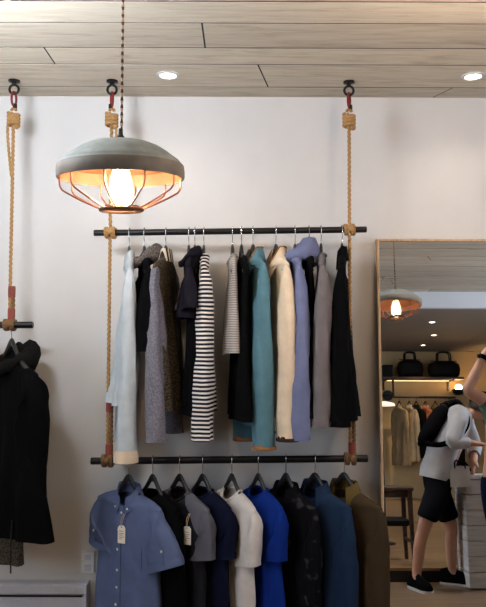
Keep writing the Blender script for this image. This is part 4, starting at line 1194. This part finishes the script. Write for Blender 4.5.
for sn, sh_p, el, wr in ((1, shL, elL, wrL), (-1, shR, elR, wrR)):
    sm = MB()
    ell_loft(sm, [el.lerp(wr, .72), el.lerp(wr, .35), el, sh_p.lerp(el, .6), sh_p.lerp(el, .25), sh_p + Vector((0, -.02 * sn, .012)), sh_p.lerp(chest, .5)], [(.042, .042), (.05, .05), (.056, .056), (.062, .062), (.07, .07), (.072, .072), (.05, .05)], (0, 1, 0.2), sd=sn)
    sm.build('sleeve', bpy.data.materials['white_cotton_top'], to_, origin=o)
# shorts
n3, l3 = {}, []
def n3d(k, p, r, l=None):
    n3[k] = (p, r)
    if l: l3.append((l, k))
n3d('v', hipc + Vector((.015, 0, .10)), (.125, .11)); n3d('w', hipc + Vector((0, 0, .03)), (.135, .12), 'v'); n3d('p', hipc + Vector((0, 0, -.05)), (.13, .12), 'w')
for s in (1, -1):
    h_ = nodes[f'hip{s}'][0]; k_ = nodes[f'kn{s}'][0]
    n3d(f'h{s}', h_ + Vector((0, .01 * s, -.05)), .105, 'p'); n3d(f'k{s}', h_.lerp(k_, .78), .082, f'h{s}'); n3d(f'e{s}', h_.lerp(k_, .86), .078, f'k{s}')
skin_mesh('shorts', n3, l3, fabric('dark_shorts', (26, 27, 34)), root, o)
for s in (1, -1):
    an = nodes[f'an{s}'][0]; fr_ = Matrix.Rotation(FOOT[s], 3, 'Z')
    def fp(x_, y_, z_): return Vector((an.x, an.y, 0)) + fr_ @ Vector((x_, y_, z_))
    shoe = MB(); rows = []
    for i in range(11):
        t_ = i / 10; x_ = lerp(-.085, .175, t_); w = interp([(0, .028), (.15, .038), (.5, .04), (.8, .046), (.95, .036), (1, .018)], t_); h = interp([(0, .085), (.25, .105), (.5, .085), (.8, .055), (1, .03)], t_)
        rows.append([fp(x_, w * math.cos(2 * PI * j / 14), .022 + max(0, math.sin(2 * PI * j / 14)) * h + min(0, math.sin(2 * PI * j / 14)) * .008) for j in range(14)])
    shoe.grid(rows, True, True, True); so = shoe.build('shoe', C['black'], root, origin=o)
    sl_ = MB()
    out = [(lerp(-.09, .18, t_), interp([(0, .022), (.12, .038), (.5, .042), (.8, .049), (.94, .036), (1, .012)], t_)) for t_ in [i / 12 for i in range(13)]]
    poly = [(x_, w) for x_, w in out] + [(x_, -w) for x_, w in reversed(out)]
    n_ = len(poly); sl_.add([fp(x_, y_, z_) for z_ in (.001, .018) for x_, y_ in poly], [tuple(range(n_ - 1, -1, -1)), tuple(range(n_, 2 * n_))] + [(i, (i + 1) % n_, (i + 1) % n_ + n_, i + n_) for i in range(n_)])
    sl_.build('sole', M['rubber'], so, 'white rubber sole', origin=o)
# backpack worn on the back
bp0 = Q(433, 425, 0); ax = (Q(452, 406) - Q(428, 447)).normalized()
bt = thing('backpack', 'black backpack on the back of the bending person in the mirror', 'backpack', bp0 - Vector((0, 0, .2))); ob_ = Vector(bt.location)
side_ = Vector((0, 1, 0)); nrm = ax.cross(side_).normalized()
if nrm.x > 0: nrm = -nrm
rows = []
for i in range(13):
    t_ = -1 + 2 * i / 12; e = max(.1, (1 - abs(t_) ** 3.5) ** .5 if abs(t_) < 1 else .1)
    rows.append([bp0 + ax * (t_ * .18) + side_ * (.13 * e * (abs(math.cos(2 * PI * j / 18)) ** .7) * (1 if math.cos(2 * PI * j / 18) > 0 else -1)) + nrm * (.05 * e * math.sin(2 * PI * j / 18)) for j in range(18)])
MB().grid(rows, True, True, True).build('bag_body', C['black'], bt, origin=ob_)
for s in (1, -1):
    MB().tube(catmull([bp0 + ax * .17 + side_ * .09 * s, shL * .0 + Q(458, 405, .10 * s) + Vector((0, 0, .02)), Q(467, 418, .16 * s), Q(463, 432, .17 * s), Q(444, 444, .175 * s), bp0 - ax * .16 + side_ * .1 * s], 6), .02, 8).build('strap', C['black'], bt, origin=ob_)
# paper bag hanging from the lower hand
ba = Q(458.5, 466, .12); bz = Q(458.5, 487, .12).z
pb_ = thing('paper_bag', 'white paper bag hanging from the bending person\'s lower hand in the mirror', 'bag', (ba.x, ba.y, bz)); ob_ = Vector(pb_.location)
w = .07; bg = MB(); rows = []
for z, wx, wy in ((bz, w, .035), (bz + .003, w, .036), (lerp(bz, ba.z, .5), w * 1.02, .034), (ba.z, w, .024)):
    rows.append([(ba.x + sx * wx, ba.y + sy * wy, z) for sx, sy in ((-1, -1), (0, -1.1), (1, -1), (1.03, 0), (1, 1), (0, 1.1), (-1, 1), (-1.03, 0))])
bg.grid(rows, True, True, False); bg.build('bag_body', M['white'], pb_, smooth=False, origin=ob_)
for s in (-1, 1):
    MB().tube(catmull([(ba.x - .035, ba.y + s * .024, ba.z - .02), (ba.x - .02, ba.y + s * .02, ba.z + .04), wrR + Vector((-.03, .012, -.085)), (ba.x + .04, ba.y + s * .02, ba.z + .03), (ba.x + .04, ba.y + s * .024, ba.z - .02)], 6), .005, 6).build('handle', C['black'], pb_, origin=ob_)

# --- the person in green with the raised arm
YG = 2.86
def G(px, py, dy=0.0): return PM(px, py, YG + dy)
hp = G(503, 470); rootg = thing('person', 'person in green T-shirt and dark jeans with arm raised, at the mirror\'s right edge', 'person', (hp.x + .03, YG, 0)); o = Vector(rootg.location)
nodes, links = {}, []
hg_c = G(506, 374); shn = G(489, 402, .0); eln = G(467, 391, .06); wrn = G(484, 355, .05)
nd('pel', hp, (.13, .1)); nd('waist', G(503, 445), (.115, .09), 'pel'); nd('chest', G(504, 418), (.14, .1), 'waist'); nd('nb', G(505, 402), (.07, .06), 'chest'); nd('nk', G(506, 394), .05, 'nb')
nd('jaw', hg_c + Vector((-.03, .0, -.06)), .056, 'nk'); nd('hd', hg_c, (.08, .078), 'jaw'); nd('hd2', hg_c + Vector((0, 0, .06)), .06, 'hd'); nd('nose', hg_c + Vector((-.09, .0, -.01)), .013, 'hd')
nd('shn', shn, .056, 'chest'); nd('uan', shn.lerp(eln, .5), .048, 'shn'); nd('eln', eln, .042, 'uan'); nd('fan', eln.lerp(wrn, .35), .040, 'eln'); nd('wrn', wrn, .027, 'fan')
hand_nodes(nodes, links, 'wrn', wrn, (.45, .0, .7), (-.7, .2, .4), (0, -1, 0), .55)
shf = G(521, 402, -.02); elf = shf + Vector((.05, .02, -.27)); wrf = elf + Vector((-.06, .08, -.22))
nd('shf', shf, .056, 'chest'); nd('elf', elf, .042, 'shf'); nd('wrf', wrf, .028, 'elf'); hand_nodes(nodes, links, 'wrf', wrf, (0, .1, -1), (1, 0, 0), (0, 1, 0), .3)
for s in (1, -1):
    h_ = hp + Vector((.085 * -s, 0, -.06)); nd(f'hip{s}', h_, .085, 'pel'); kn_ = Vector((h_.x + .02, YG + .03, .48)); an = Vector((h_.x + .03, YG, .085))
    nd(f'th{s}', h_.lerp(kn_, .5), .074, f'hip{s}'); nd(f'kn{s}', kn_, .055, f'th{s}'); nd(f'cf{s}', kn_.lerp(an, .35), .052, f'kn{s}'); nd(f'an{s}', an, .035, f'cf{s}')
    nd(f'to{s}', an + Vector((0, .13, -.05)), (.036, .028), f'an{s}')
skin_mesh('body', nodes, links, M['skin2'], rootg, o)
def n2d(k, p, r, l=None):
    n2[k] = (p, r)
    if l: l2.append((l, k))
head_bits(rootg, o, hg_c, (-.9, .45, 0), (0, 0, 1), M['skin2'], M['hair'])
n2, l2 = {}, []
n2d('a', hp + Vector((0, 0, .02)), (.145, .115)); n2d('b', G(503, 445), (.13, .105), 'a'); n2d('c', G(504, 420), (.15, .112), 'b'); n2d('d', G(505, 402), (.085, .075), 'c')
n2d('sn', shn, .075, 'c'); n2d('en', shn.lerp(eln, .42), .068, 'sn'); n2d('sf', shf, .075, 'c'); n2d('ef', shf.lerp(elf, .6), .066, 'sf')
skin_mesh('t_shirt', n2, l2, fabric('green_tee', (84, 112, 104)), rootg, o)
n3, l3 = {}, []
n3d('w', hp + Vector((0, 0, .03)), (.135, .108)); n3d('p', hp + Vector((0, 0, -.05)), (.135, .112), 'w')
for s in (1, -1):
    h_, k_, a_ = (nodes[f'{q_}{s}'][0] for q_ in ('hip', 'kn', 'an'))
    n3d(f'h{s}', h_ + Vector((0, 0, -.05)), .098, 'p'); n3d(f'k{s}', k_, .072, f'h{s}'); n3d(f'e{s}', a_ + Vector((0, 0, .03)), .056, f'k{s}')
skin_mesh('jeans', n3, l3, fabric('navy_jeans', (24, 32, 52)), rootg, o)
for s in (1, -1):
    an = nodes[f'an{s}'][0]; shoe = MB(); rows = []
    for i in range(11):
        t_ = i / 10; y_ = lerp(-.085, .185, t_); w = interp([(0, .028), (.15, .04), (.5, .042), (.8, .048), (1, .02)], t_); h = interp([(0, .085), (.25, .105), (.5, .085), (.8, .055), (1, .03)], t_)
        rows.append([(an.x + w * math.cos(2 * PI * j / 14), an.y + y_, .012 + max(0, math.sin(2 * PI * j / 14)) * h + min(0, math.sin(2 * PI * j / 14)) * .01) for j in range(14)])
    shoe.grid(rows, True, True, True).build('shoe', C['brown'], rootg, origin=o)
dw = (wrn - eln).normalized()
wa = thing('wristwatch', 'black wristwatch on the raised arm at the mirror\'s right edge', 'watch', wrn - dw * .02); ow = Vector(wa.location)
MB().tube([wrn - dw * .035, wrn - dw * .03, wrn - dw * .01, wrn - dw * .005], [.031, .036, .036, .031], 16).build('strap', C['black'], wa, origin=ow)
MB().ball(wrn - dw * .02 + Vector((-.03, .022, .01)), .017, 12, 8).build('watch_case', M['steel_black'], wa, origin=ow)

# ------------------------------------------------------------------ light
w = bpy.data.worlds.new('daylight'); SC.world = w; w.use_nodes = True
bgn = w.node_tree.nodes['Background']
bgn.inputs['Color'].default_value = (.72, .84, 1.0, 1)
bgn.inputs['Strength'].default_value = 8.5
SC.view_settings.view_transform = 'Standard'; SC.view_settings.look = 'None'
SC.view_settings.gamma = 1.0; SC.view_settings.use_curve_mapping = False
SC.view_settings.exposure = 0.0
SC.cycles.use_denoising = True
SC.cycles.max_bounces = 8; SC.cycles.diffuse_bounces = 4; SC.cycles.transparent_max_bounces = 8
SC.cycles.sample_clamp_indirect = 4.0
SC.cycles.caustics_reflective = False; SC.cycles.caustics_refractive = False
